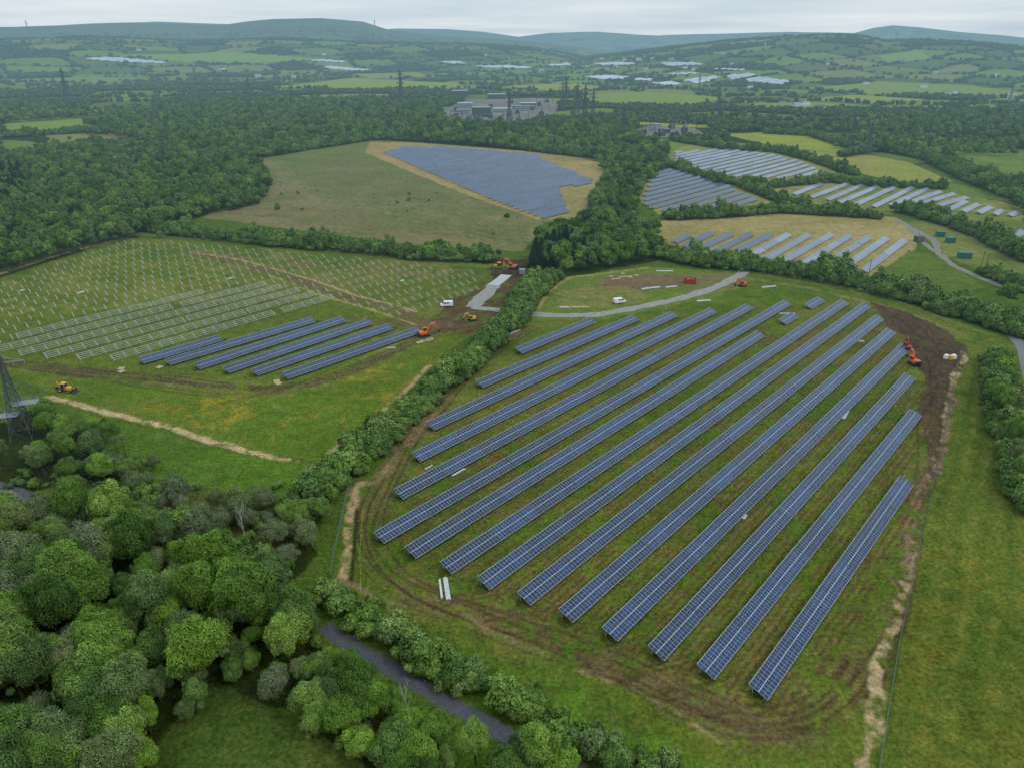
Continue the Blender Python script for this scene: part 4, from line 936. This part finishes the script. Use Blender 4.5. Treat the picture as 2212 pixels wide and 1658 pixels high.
def excavator(loc,rz,label,mat,reach=1.0,scale=1.0):
    e=obj("excavator",None,None,(*loc,0.02),rz,scale*1.15); e["label"]=label; e["category"]="excavator"; e["group"]="tracked excavators"
    for y in(-1.05,1.05):
        t=MB(); pr=[(-1.7+.4*math.cos(a)*1,.42+.42*math.sin(a)) for a in np.linspace(math.pi/2,3*math.pi/2,7)]+[(1.7+.4*math.cos(a),.42+.42*math.sin(a)) for a in np.linspace(-math.pi/2,math.pi/2,7)]
        t.prof(pr,y-.25,y+.25); obj("track",t.mesh("track",M['rubber']),e)
        t=MB()
        for x in(-1.7,-.8,0,.8,1.7): t.cyl((x,y-.27,.42),(x,y+.27,.42),.26,.26,10)
        obj("track_wheel",t.mesh("track_wheel",M['dark']),e)
    b=MB(); b.box((0,0,.75),(2.0,1.7,.3)); b.cyl((0,0,.85),(0,0,1.05),.6,.6,14); obj("undercarriage",b.mesh("undercarriage",M['dark']),e)
    b=MB(); b.box((-.45,0,1.45),(3.0,2.4,.8)); b.box((-1.2,-.2,2.0),(1.5,1.9,.35),0,0,.9); obj("engine_housing",b.mesh("engine_housing",mat,.06),e)
    b=MB(); b.box((-2.05,0,1.5),(.7,2.5,.95),0,0,.9); obj("counterweight",b.mesh("counterweight",M['dark'],.1),e)
    b=MB(); b.box((.75,.72,2.2),(1.35,.95,1.5),0,0,.86); obj("cab",b.mesh("cab",M['glass'],.04),e)
    b=MB(); b.box((.72,.72,2.98),(1.3,.95,.1)); 
    for x,y in((1.35,.3),(1.35,1.14),(.12,.3),(.12,1.14)): b.beam((x,y,1.5),(x*.93+.05,y*.93+.05,2.95),.1)
    obj("cab_frame",b.mesh("cab_frame",mat),e)
    k=reach
    p0=(.9,-.1,1.6);p1=(2.4*k,-.1,4.1);p2=(4.6*k,-.1,4.3);p3=(5.7*k,-.1,1.9)
    b=MB(); b.beam(p0,p1,.38,.6); b.beam(p1,p2,.36,.55); obj("boom",b.mesh("boom",mat),e)
    b=MB(); b.beam((p2[0]-.35,-.1,p2[2]+.35),p3,.3,.45); obj("stick",b.mesh("stick",mat),e)
    b=MB(); b.cyl((1.3,.15,1.5),(2.2*k,.15,3.3),.09,.07,8); obj("hydraulic_ram",b.mesh("hydraulic_ram",M['alu']),e)
    b=MB(); b.cyl((2.6*k,-.1,4.6),(4.3*k,-.1,4.8),.09,.07,8); obj("hydraulic_ram",b.mesh("hydraulic_ram",M['alu']),e)
    b=MB(); b.prof([(0,0),(.35,-.1),(.55,-.6),(.25,-1.05),(-.45,-1.0),(-.1,-.75),(-.15,-.3)],-.5,.5)
    for y in np.linspace(-.42,.42,5): b.box((-.5,y,-1.02),(.2,.08,.08))
    obj("bucket",b.mesh("bucket",M['dark']),e,p3); return e
excavator(G(916,727),math.radians(25),"orange tracked excavator with raised arm beside panels",M['orange'])
excavator(G(1108,582),math.radians(150),"orange excavator with folded arm on bare mud",M['orange'])
excavator(G(1604,619),math.radians(200),"orange compact excavator beside stone track",M['orange'],.8,.85)
excavator(G(1974,788),math.radians(95),"orange excavator at end of panel row",M['orange'],.8,.95)
excavator(G(1020,693),math.radians(200),"small yellow excavator on mud",M['yellow'],.8,.75)
excavator(G(1960,756),math.radians(80),"red piling excavator behind panel row",M['red'],.7,.8)
def loader(loc,rz,label,sc=1.0):
    e=obj("backhoe_loader",None,None,(*loc,.02),rz,sc); e["label"]=label; e["category"]="loader"; e["group"]="yellow loaders"
    b=MB(); b.box((0,0,.9),(3.6,1.0,.6)); b.box((1.3,0,1.4),(1.7,1.0,.6),0,0,.92); obj("chassis",b.mesh("chassis",M['yellow'],.05),e)
    b=MB(); b.box((-.3,0,2.0),(1.5,1.5,1.4),0,0,.88); obj("cab",b.mesh("cab",M['glass'],.04),e)
    b=MB(); b.box((-.3,0,2.75),(1.6,1.5,.12)); 
    for x in(-1.0,.4):
        for y in(-.7,.7): b.beam((x,y,1.3),(x*.9-.03,y*.9,2.75),.1)
    obj("cab_roof",b.mesh("cab_roof",M['yellow']),e)
    for y in(-.65,.65): b=MB(); b.beam((.8,y,1.6),(2.9,y,.6),.16,.25); obj("loader_arm",b.mesh("loader_arm",M['yellow']),e)
    b=MB(); b.prof([(2.8,.2),(3.6,.15),(3.5,.3),(3.05,.45),(2.95,1.1),(2.8,1.1)],-1.15,1.15); obj("front_bucket",b.mesh("front_bucket",M['dark']),e)
    b=MB(); b.beam((-1.8,0,1.0),(-2.6,0,2.9),.25,.35); b.beam((-2.6,0,2.9),(-3.2,0,1.2),.2,.28); obj("rear_arm",b.mesh("rear_arm",M['yellow']),e)
    b=MB(); b.prof([(-3.4,1.2),(-3.0,1.2),(-2.8,.7),(-3.1,.4),(-3.5,.6)],-.35,.35); obj("rear_bucket",b.mesh("rear_bucket",M['dark']),e)
    wheels(e,[(1.6,-.85,.5),(1.6,.85,.5)],.5,.35); wheels(e,[(-1.1,-.9,.75),(-1.1,.9,.75)],.75,.45)
loader(G(143,845),math.radians(-12),"yellow backhoe loader on grass beside track",1.15)
loader(G(1077,580),math.radians(170),"yellow loader on bare mud by hedge",1.2)
def skip(loc,rz):
    e=obj("waste_skip",None,None,(*loc,.02),rz); e["label"]="red open topped waste skip on dirt"; e["category"]="skip"
    b=MB()
    for y in(-1.2,1.2): b.beam((-3,y,1.3),(3,y,1.3),.1,2.2)
    for x in(-3,3): b.beam((x,-1.25,1.3),(x,1.25,1.3),.1,2.2)
    b.box((0,0,.25),(6,2.4,.12)); obj("skip_body",b.mesh("skip_body",M['red']),e)
    b=MB()
    for x in np.linspace(-2.7,2.7,9):
        for y in(-1.3,1.3): b.box((x,y,1.3),(.12,.1,2.1))
    obj("rib",b.mesh("rib",M['red']),e)
    b=MB(); b.box((-.8,0,1.9),(2.4,1.8,.8),.3,0,.6); b.box((1.2,.2,1.8),(1.5,1.2,.9),.7,0,.5); obj("rubbish",b.mesh("rubbish",M['wood']),e)
skip(G(1490,612),math.radians(-12))
def container(loc,rz,L,W,Hh,mat,label,name="site_container"):
    e=obj(name,None,None,(*loc,0.02),rz); e["label"]=label; e["category"]="container"; e["group"]="site cabins"
    b=MB(); b.box((0,0,Hh/2+.15),(L,W,Hh)); obj("container_body",b.mesh("container_body",mat,.04),e)
    b=MB()
    for x in np.arange(-L/2+.3,L/2-.2,.5):
        for y in(-W/2-.03,W/2+.03): b.box((x,y,Hh/2+.15),(.2,.06,Hh*.9))
    obj("rib",b.mesh("rib",mat),e)
    b=MB(); b.box((L/2+.03,0,Hh/2+.15),(.05,W*.8,Hh*.85)); obj("door",b.mesh("door",M['grey']),e)
    b=MB(); b.box((0,0,Hh+.2),(L+.15,W+.15,.08)); obj("lid",b.mesh("lid",mat),e)
container(G(2082,558),math.radians(-15),7,3.6,3.2,M['green'],"green metal site container beside farm track")
container(G(2052,524),math.radians(20),5,3.4,3,M['green'],"green equipment cabin near hedge")
container(G(2030,511),math.radians(-10),5,3.4,3,M['green'],"green equipment cabin near hedge")
container(G(1690,405),math.radians(5),6,2.6,2.6,M['dkgreen'],"dark green substation cabin on mown grass")
container(G(1663,406),math.radians(5),4,2.6,2.4,M['pale'],"pale equipment cabin on mown grass")
container(G(1128,592),math.radians(5),3,2.4,2.4,M['grey'],"grey equipment cabin by mud")
w=G(1984,522); e=obj("transformer_unit",None,None,(w[0],w[1],0),.2); e["label"]="dark green transformer compound with conservator tanks"; e["category"]="transformer"
b=MB(); b.box((0,0,1.7),(5,3.5,3.4)); obj("tank",b.mesh("tank",M['dkgreen'],.08),e)
b=MB()
for x in np.linspace(-2,2,8): b.box((x,-2.0,1.7),(.1,.6,2.6)); b.box((x,2.0,1.7),(.1,.6,2.6))
obj("radiator",b.mesh("radiator",M['grey']),e)
for x in(-1.4,0,1.4): b=MB(); b.cyl((x,0,3.4),(x,0,5.2),.25,.15,8); obj("bushing",b.mesh("bushing",M['pale']),e)
def bundle(u,v,rz,L,n,label,mat='bar',w=.22,sp_=1.25):
    ww=G(u,v); e=obj("rail_bundle",None,None,(ww[0],ww[1],0),rz); e["label"]=label; e["category"]="building materials"; e["group"]="stacked building materials"
    b=MB()
    for k in range(n): b.box((random.uniform(-.3,.3),(k-n/2)*w*sp_,.2+.02*(k%3)),(L,w,.25),random.uniform(-.012,.012))
    obj("rail",b.mesh("rail",M[mat]),e); b=MB()
    for x in(-L*.35,L*.35): b.box((x,0,.05),(.15,n*w*sp_,.1))
    obj("bearer",b.mesh("bearer",M['wood']),e)
bundle(964,1272,math.radians(100),7.5,4,"bundle of long pale aluminium rails on grass",'bar',.24,1.08)
bundle(951,1272,math.radians(100),6.5,2,"two long pale aluminium rails on grass",'bar',.22,1.08)
bundle(1606,1116,math.radians(60),2.2,4,"small pallet of pale brackets between rows")
bundle(1826,896,math.radians(55),7,3,"bundle of pale rails between panel rows")
bundle(1110,718,math.radians(50),7,4,"bundle of pale rails beside hedge")
bundle(990,1020,math.radians(50),5,2,"bundle of pale rails between panel rows")
bundle(925,1010,math.radians(49),3,2,"few pale rails on grass",'alu')
bundle(1700,678,math.radians(0),7,3,"bundle of pale rails beside panels")
bundle(845,752,math.radians(10),3,3,"pale rails beside muddy track")
for u,v,r_,L in((1350,598,.1,7),(1410,622,.3,8),(1435,586,0,9),(1330,603,.2,5),(1450,620,.3,6),(1250,664,.0,9),(1220,664,.0,5),(1660,620,.3,8),(1395,624,.4,5),(175,632,1,3),(497,602,1,2.5),(868,607,1,2.5),(48,628,1,2),(1520,650,.2,7)):
    bundle(u,v,r_,L,4,"stack of pale construction materials on grass",'bar' if u not in(1350,1330,1250) else 'straw',.3)
def pallet(u,v,rz,label):
    ww=G(u,v); e=obj("timber_pallet",None,None,(ww[0],ww[1],0),rz); e["label"]=label; e["category"]="pallet"; e["group"]="timber pallets on the site"
    b=MB()
    for k in range(7): b.box((0,-1.05+k*.35,.32),(2.2,.24,.06))
    obj("deck",b.mesh("deck",M['straw']),e); b=MB()
    for x in(-1,0,1): b.box((x,0,.15),(.16,2.3,.28))
    obj("bearer",b.mesh("bearer",M['wood']),e)
for u,v in((262,797),(263,803),(345,794),(598,824),(905,741),(925,736),(912,738),(602,829),(930,734),(1860,738),(1320,598),(1362,600),(1345,592),(1375,596)): pallet(u,v,random.uniform(0,1.5),"pale timber pallet lying on grass")
for u,v in((2043,775),(2052,777),(2059,775)):
    ww=G(u,v); b=MB(); b.box((0,0,.6),(1.2,1.2,1.2),0,0,.85); me=b.mesh("sack",M['white'] if u!=2052 else M['yellow'],.25)
    e=thing("bulk_sack",[("sack_body",me)],(ww[0],ww[1],0),random.random(),"white bulk sack standing on mud" if u!=2052 else "yellow bulk sack standing on mud","sack","bulk sacks on the mud",1.5)
# ------------------------------------------------------------------ fences
pmf=MB(); pmf.beam((0,0,-.2),(0,0,2.1),.1); FP=pmf.mesh("fence_post",M['fence'])
pmw=MB(); pmw.beam((0,0,-.2),(0,0,1.3),.14); WP=pmw.mesh("fence_post",M['wood'])
def fence(px,label,step=3.2,h=2.0,mat='fence',post=None,wires=7,tw=.022):
    p=GP(px); seg=np.linalg.norm(np.diff(p,axis=0),axis=1); cum=np.r_[0,np.cumsum(seg)]; n=int(cum[-1]/step); n=min(n,98)
    t=np.linspace(0,cum[-1],n+1); q_=np.stack([np.interp(t,cum,p[:,0]),np.interp(t,cum,p[:,1])],1); o0=q_[0]
    e=obj("fence",None,None,(o0[0],o0[1],0)); e["label"]=label; e["category"]="fence"; e["group"]="site and field fences"
    b=MB()
    for a,c_ in zip(q_[:-1],q_[1:]):
        a=a-o0;c_=c_-o0
        for z_ in np.linspace(.15,h,wires): b.beam((a[0],a[1],z_),(c_[0],c_[1],z_),tw)
        if wires>5:
            for k in range(1,7):
                m_=a+(c_-a)*k/7; b.beam((m_[0],m_[1],.1),(m_[0],m_[1],h),.02)
    obj("mesh_panel",b.mesh("mesh_panel",M[mat]),e)
    for a in q_: obj("post",post or FP,e,(a[0]-o0[0],a[1]-o0[1],0))
fence([(2085,735),(2068,800),(2030,980),(1985,1180),(1940,1400),(1900,1650),(1880,1790)],"green welded mesh security fence along muddy field edge")
fence([(755,1052),(735,1140),(712,1252),(760,1280)],"green welded mesh fence beside trench spoil")
fence([(1640,593),(1760,610),(1900,640),(2090,712)],"post and wire fence at field edge",5,1.2,'wood',WP,4,.05)
fence([(0,590),(140,545),(280,510),(420,518),(600,532),(900,560),(1040,575)],"timber post and wire fence at field edge",6,1.2,'wood',WP,3,.05)
def tape(px,lab):
    p=GP(px); m=MB(); o0=p[0]
    for a,b_ in zip(p[:-1],p[1:]):
        a=a-o0;b_=b_-o0; L=np.linalg.norm(b_-a); k=max(int(L/8),1)
        for i in range(k):
            s0=a+(b_-a)*i/k; s1=a+(b_-a)*(i+1)/k; mid=(s0+s1)/2
            m.beam((*s0,1.1),(*mid,.85),.03,.05); m.beam((*mid,.85),(*s1,1.1),.03,.05); m.beam((*s0,0),(*s0,1.15),.05)
    o=obj("barrier_tape",m.mesh("barrier_tape",M['tape']),None,(o0[0],o0[1],0)); o["label"]=lab; o["category"]="barrier tape"; o["group"]="yellow barrier tapes"
tape([(430,945),(560,878),(700,815),(860,745),(1030,712)],"yellow barrier tape strung across grass field")
tape([(450,947),(600,985),(690,1000),(760,940),(850,855),(930,790),(1000,735)],"yellow barrier tape along trench edge")
tape([(780,1285),(778,1200),(785,1100)],"yellow barrier tape beside trench")
tape([(560,572),(700,600),(840,648),(920,672)],"yellow barrier tape across construction field")
tape([(1130,690),(1250,695),(1400,668),(1560,632),(1640,617),(1760,640)],"yellow barrier tape beside stone track")
# ------------------------------------------------------------------ buildings
def building(u,v,L,W,Hh,rz,mat,label,roofm,gable=0.0,cat="building",wins=True,z=0,group=None,chim=False):
    ww=GT(u,v) ; z=float(hgt(*ww)) if math.hypot(*ww)>2300 else 0
    e=obj("building" if cat!="house" else "house",None,None,(ww[0],ww[1],z),rz); e["label"]=label; e["category"]=cat
    if group:e["group"]=group
    b=MB(); b.box((0,0,Hh/2-.5),(L,W,Hh+1)); obj("wall",b.mesh("wall",mat),e)
    b=MB()
    if gable>0:
        b.add([(-L/2-.4,-W/2-.4,Hh),(L/2+.4,-W/2-.4,Hh),(L/2+.4,W/2+.4,Hh),(-L/2-.4,W/2+.4,Hh),(-L/2-.4,0,Hh+gable),(L/2+.4,0,Hh+gable)],[(0,1,5,4),(2,3,4,5),(0,4,3),(1,2,5),(3,2,1,0)])
    else: b.box((0,0,Hh+.3),(L+.4,W+.4,.5))
    obj("roof",b.mesh("roof",roofm),e)
    if wins:
        n_=max(int(L/4),1); st=max(int(Hh/3),1)
        wm=MB(); wm.box((0,0,0),(1.5,.12,1.4)); wme=wm.mesh("window",M['glass'])
        for k in range(n_):
            for j in range(min(st,2)):
                obj("window",wme,e,(-L/2+(k+.5)*L/n_,-W/2-.04,1.7+j*2.9))
    b=MB(); b.box((L*.25,-W/2-.06,1.1),(1.2 if cat=="house" else 4,.1,2.2 if cat=="house" else 4)); 
    if not wins: obj("door",b.mesh("door",M['dark']),e)
    if chim:
        b=MB(); b.box((L*.3,0,Hh+gable+.3),(1,1,1.8)); obj("chimney",b.mesh("chimney",M['red']),e)
SB="large electricity substation buildings"
building(1040,252,32,22,15,.1,M['dkgreen'],"large green clad substation hall",M['grey'],0,group=SB,wins=False)
building(994,210,38,20,14,.1,M['dkgreen'],"green clad hall behind substation yard",M['grey'],2,group=SB,wins=False)
building(1086,243,34,18,7,.05,M['grey'],"long pale flat roofed substation building",M['pale'],0,group=SB)
building(1130,236,44,16,6,.05,M['grey'],"low grey flat roofed substation building",M['grey'],0,group=SB)
building(1005,232,30,16,8,.0,M['grey'],"flat roofed control building with pale roof",M['pale'],0,group=SB)
building(1072,214,40,20,10,.1,M['dkgreen'],"dark green clad plant hall",M['grey'],2,group=SB,wins=False)
building(1140,232,30,14,8,.1,M['dkgreen'],"green plant building with pale roof",M['pale'],1,group=SB,wins=False)
building(1000,246,24,12,7,-.05,M['grey'],"grey flat roofed switch house in yard",M['grey'],0,group=SB)
building(1418,283,12,9,9,.1,M['grey'],"grey transformer housing in gravel yard",M['grey'],0,group=SB,wins=False)
building(1440,287,8,6,5,.1,M['dkgreen'],"small green kiosk in gravel yard",M['grey'],0,group=SB,wins=False)
building(1226,293,26,8,4,.1,M['pale'],"low white roofed sheds beside wood",M['pale'],1,group="farm sheds among trees")
building(1362,338,20,10,4,-.4,M['pale'],"pale roofed farm shed among trees",M['pale'],2,group="farm sheds among trees",wins=False)
building(182,462,9,5,3,.2,M['grey'],"small shed at the wood edge",M['roof'],1,group="farm sheds among trees",wins=False)
# transformer bays of the yard
tb=MB(); tb.box((0,0,2.5),(6,4,5)); TBm=tb.mesh("tank",M['steel'],.1); tr_=MB()
for x_ in np.linspace(-2.5,2.5,6): tr_.box((x_,-2.6,2.3),(.25,1.1,3.6)); tr_.box((x_,2.6,2.3),(.25,1.1,3.6))
TRm=tr_.mesh("radiator",M['dark']); tu=MB(); tu.cyl((0,0,5),(0,0,8),.4,.2,8); TUm=tu.mesh("bushing",M['steel'])
for u,v in((985,252),(1012,262),(1028,262),(1060,256),(1078,264),(1100,252),(1118,246),(1150,238),(1165,228),(1182,222),(985,240),(1025,240),(1060,232),(1105,224),(1120,264),(1170,248),(1390,290),(1430,294),(1478,285),(1450,278)):
    w=GT(u,v); thing("transformer_unit",[("tank",TBm),("radiator",TRm),("bushing",TUm,(-1.8,0,0)),("bushing",TUm),("bushing",TUm,(1.8,0,0))],(w[0],w[1],0),random.choice([.1,1.67]),"dark grey power transformer with bushings in yard","transformer","transformers in the substation yard",1.2)
HS=[(558,168,1.3),(480,152,1.3),(1050,122,1),(1290,150,1.2),(1655,98,1),(1430,125,1),(1720,232,1),(1770,238,1),(2150,165,1),(840,143,1),(635,168,.8),(1100,128,1),(1560,118,1),(1950,135,1.1),(2060,205,1),(1180,128,1),(1995,190,1),(1300,128,1),(2185,212,1.1),(1870,182,.9),(1380,131,1.2),(1450,130,1.2),(1330,146,1),(1500,152,1.2),(1580,142,1),(1620,190,.9),(1170,155,1.2),(1085,150,1),(700,120,1),(300,110,1),(2020,160,1),(1790,140,1),(1270,147,1),(1310,151,1.1),(1350,132,1),(1410,128,1),(1395,152,1.1),(1480,148,1),(1740,228,.9),(1690,226,.8)]
for i,(u,v,k) in enumerate(HS):
    building(u,v,17*k,10*k,5.5*k,random.uniform(-.6,.6),M['white'] if i%3 else M['pale'],"white rendered farmhouse with slate roof amid fields",M['roof'] if i%2 else M['grey'],3.6*k,"house",True,0,"scattered farmhouses",True)
GL=[]
for x_ in(-9,9):
    gm=MB(); gm.beam((x_-1,0,0),(x_,0,12),.45); gm.beam((x_+1,0,0),(x_,0,12),.45); gm.beam((x_-.5,0,6),(x_+.5,0,6),.3); GL.append(gm.mesh("gantry_leg",M['steel']))
gp_=MB(); gp_.beam((-9,0,12),(9,0,12),.5,.9); GBm=gp_.mesh("gantry_beam",M['steel']); gi_=MB(); gi_.cyl((0,0,11.6),(0,0,9),.3,.3,6); GI=gi_.mesh("insulator",M['pale'])
for u,v in((1010,256),(1050,262),(1075,258),(1110,262),(1130,255),(1160,245),(1175,235),(985,258),(1150,225),(1185,226),(1095,266),(1030,266),(1120,240),(1400,290),(1460,290),(1490,286),(1390,282),(1470,280)):
    w=GT(u,v); thing("busbar_gantry",[("leg",GL[0]),("leg",GL[1]),("beam",GBm),("insulator",GI,(-6,0,0)),("insulator",GI),("insulator",GI,(6,0,0))],(w[0],w[1],0),.1,"steel busbar gantry with insulators in gravel yard","gantry","substation gantries",1.0)
# ------------------------------------------------------------------ light, sky, camera
W=bpy.data.worlds.new("World"); scene.world=W; W.use_nodes=True; nt=W.node_tree; nt.nodes.clear(); N=nt.nodes; L=nt.links
sun_el,sun_az=math.radians(48),math.radians(115)
sky=N.new("ShaderNodeTexSky"); sky.sky_type='NISHITA'; sky.sun_disc=False; sky.sun_elevation=sun_el; sky.sun_rotation=sun_az; sky.altitude=100
b1=N.new("ShaderNodeBackground"); b1.inputs[1].default_value=.1; L.new(sky.outputs[0],b1.inputs[0])
tc=N.new("ShaderNodeTexCoord"); sx=N.new("ShaderNodeSeparateXYZ"); L.new(tc.outputs['Generated'],sx.inputs[0])
def ma(op,a,b=None):
    x=N.new("ShaderNodeMath"); x.operation=op
    for i,s_ in enumerate((a,b)):
        if s_ is None: continue
        if isinstance(s_,(int,float)): x.inputs[i].default_value=s_
        else: L.new(s_,x.inputs[i])
    return x.outputs[0]
z0=ma('MAXIMUM',sx.outputs[2],0.0); zz=ma('ADD',z0,.035)
cb=N.new("ShaderNodeCombineXYZ"); L.new(ma('DIVIDE',sx.outputs[0],zz),cb.inputs[0]); L.new(ma('DIVIDE',sx.outputs[1],zz),cb.inputs[1])
no=N.new("ShaderNodeTexNoise"); no.inputs['Scale'].default_value=.22; no.inputs['Detail'].default_value=6; no.inputs['Roughness'].default_value=.5; L.new(cb.outputs[0],no.inputs['Vector'])
cr=N.new("ShaderNodeValToRGB"); L.new(no.outputs[0],cr.inputs[0]); e=cr.color_ramp.elements
e[0].position=.3; e[0].color=(.50,.62,.73,1); e[1].position=.7; e[1].color=(.80,.86,.90,1)
b2=N.new("ShaderNodeBackground"); L.new(cr.outputs[0],b2.inputs[0]); L.new(ma('ADD',1.0,ma('MULTIPLY',z0,.5)),b2.inputs[1])
mx=N.new("ShaderNodeMixShader"); mx.inputs[0].default_value=.9; L.new(b1.outputs[0],mx.inputs[1]); L.new(b2.outputs[0],mx.inputs[2])
ow=N.new("ShaderNodeOutputWorld"); L.new(mx.outputs[0],ow.inputs[0])
sl=bpy.data.lights.new("sun",'SUN'); sl.energy=1.0; sl.angle=math.radians(15); sl.color=(1,.94,.84); so=bpy.data.objects.new("sun",sl); COL.objects.link(so)
dirv=Vector((math.sin(sun_az)*math.cos(sun_el),math.cos(sun_az)*math.cos(sun_el),math.sin(sun_el)))
so.rotation_euler=dirv.to_track_quat('Z','Y').to_euler(); so.location=(0,0,300)
cam=bpy.data.cameras.new("camera"); co=bpy.data.objects.new("camera",cam); COL.objects.link(co); co.location=(0,0,CAMH); co.rotation_euler=(math.pi/2-PT,0,0)
cam.sensor_width=36; cam.lens=36*FOC/2212; cam.clip_end=40000; cam.clip_start=1; scene.camera=co
scene.view_settings.view_transform='Standard'; scene.view_settings.look='None'; scene.view_settings.exposure=0
print("done",time.time()-T0)
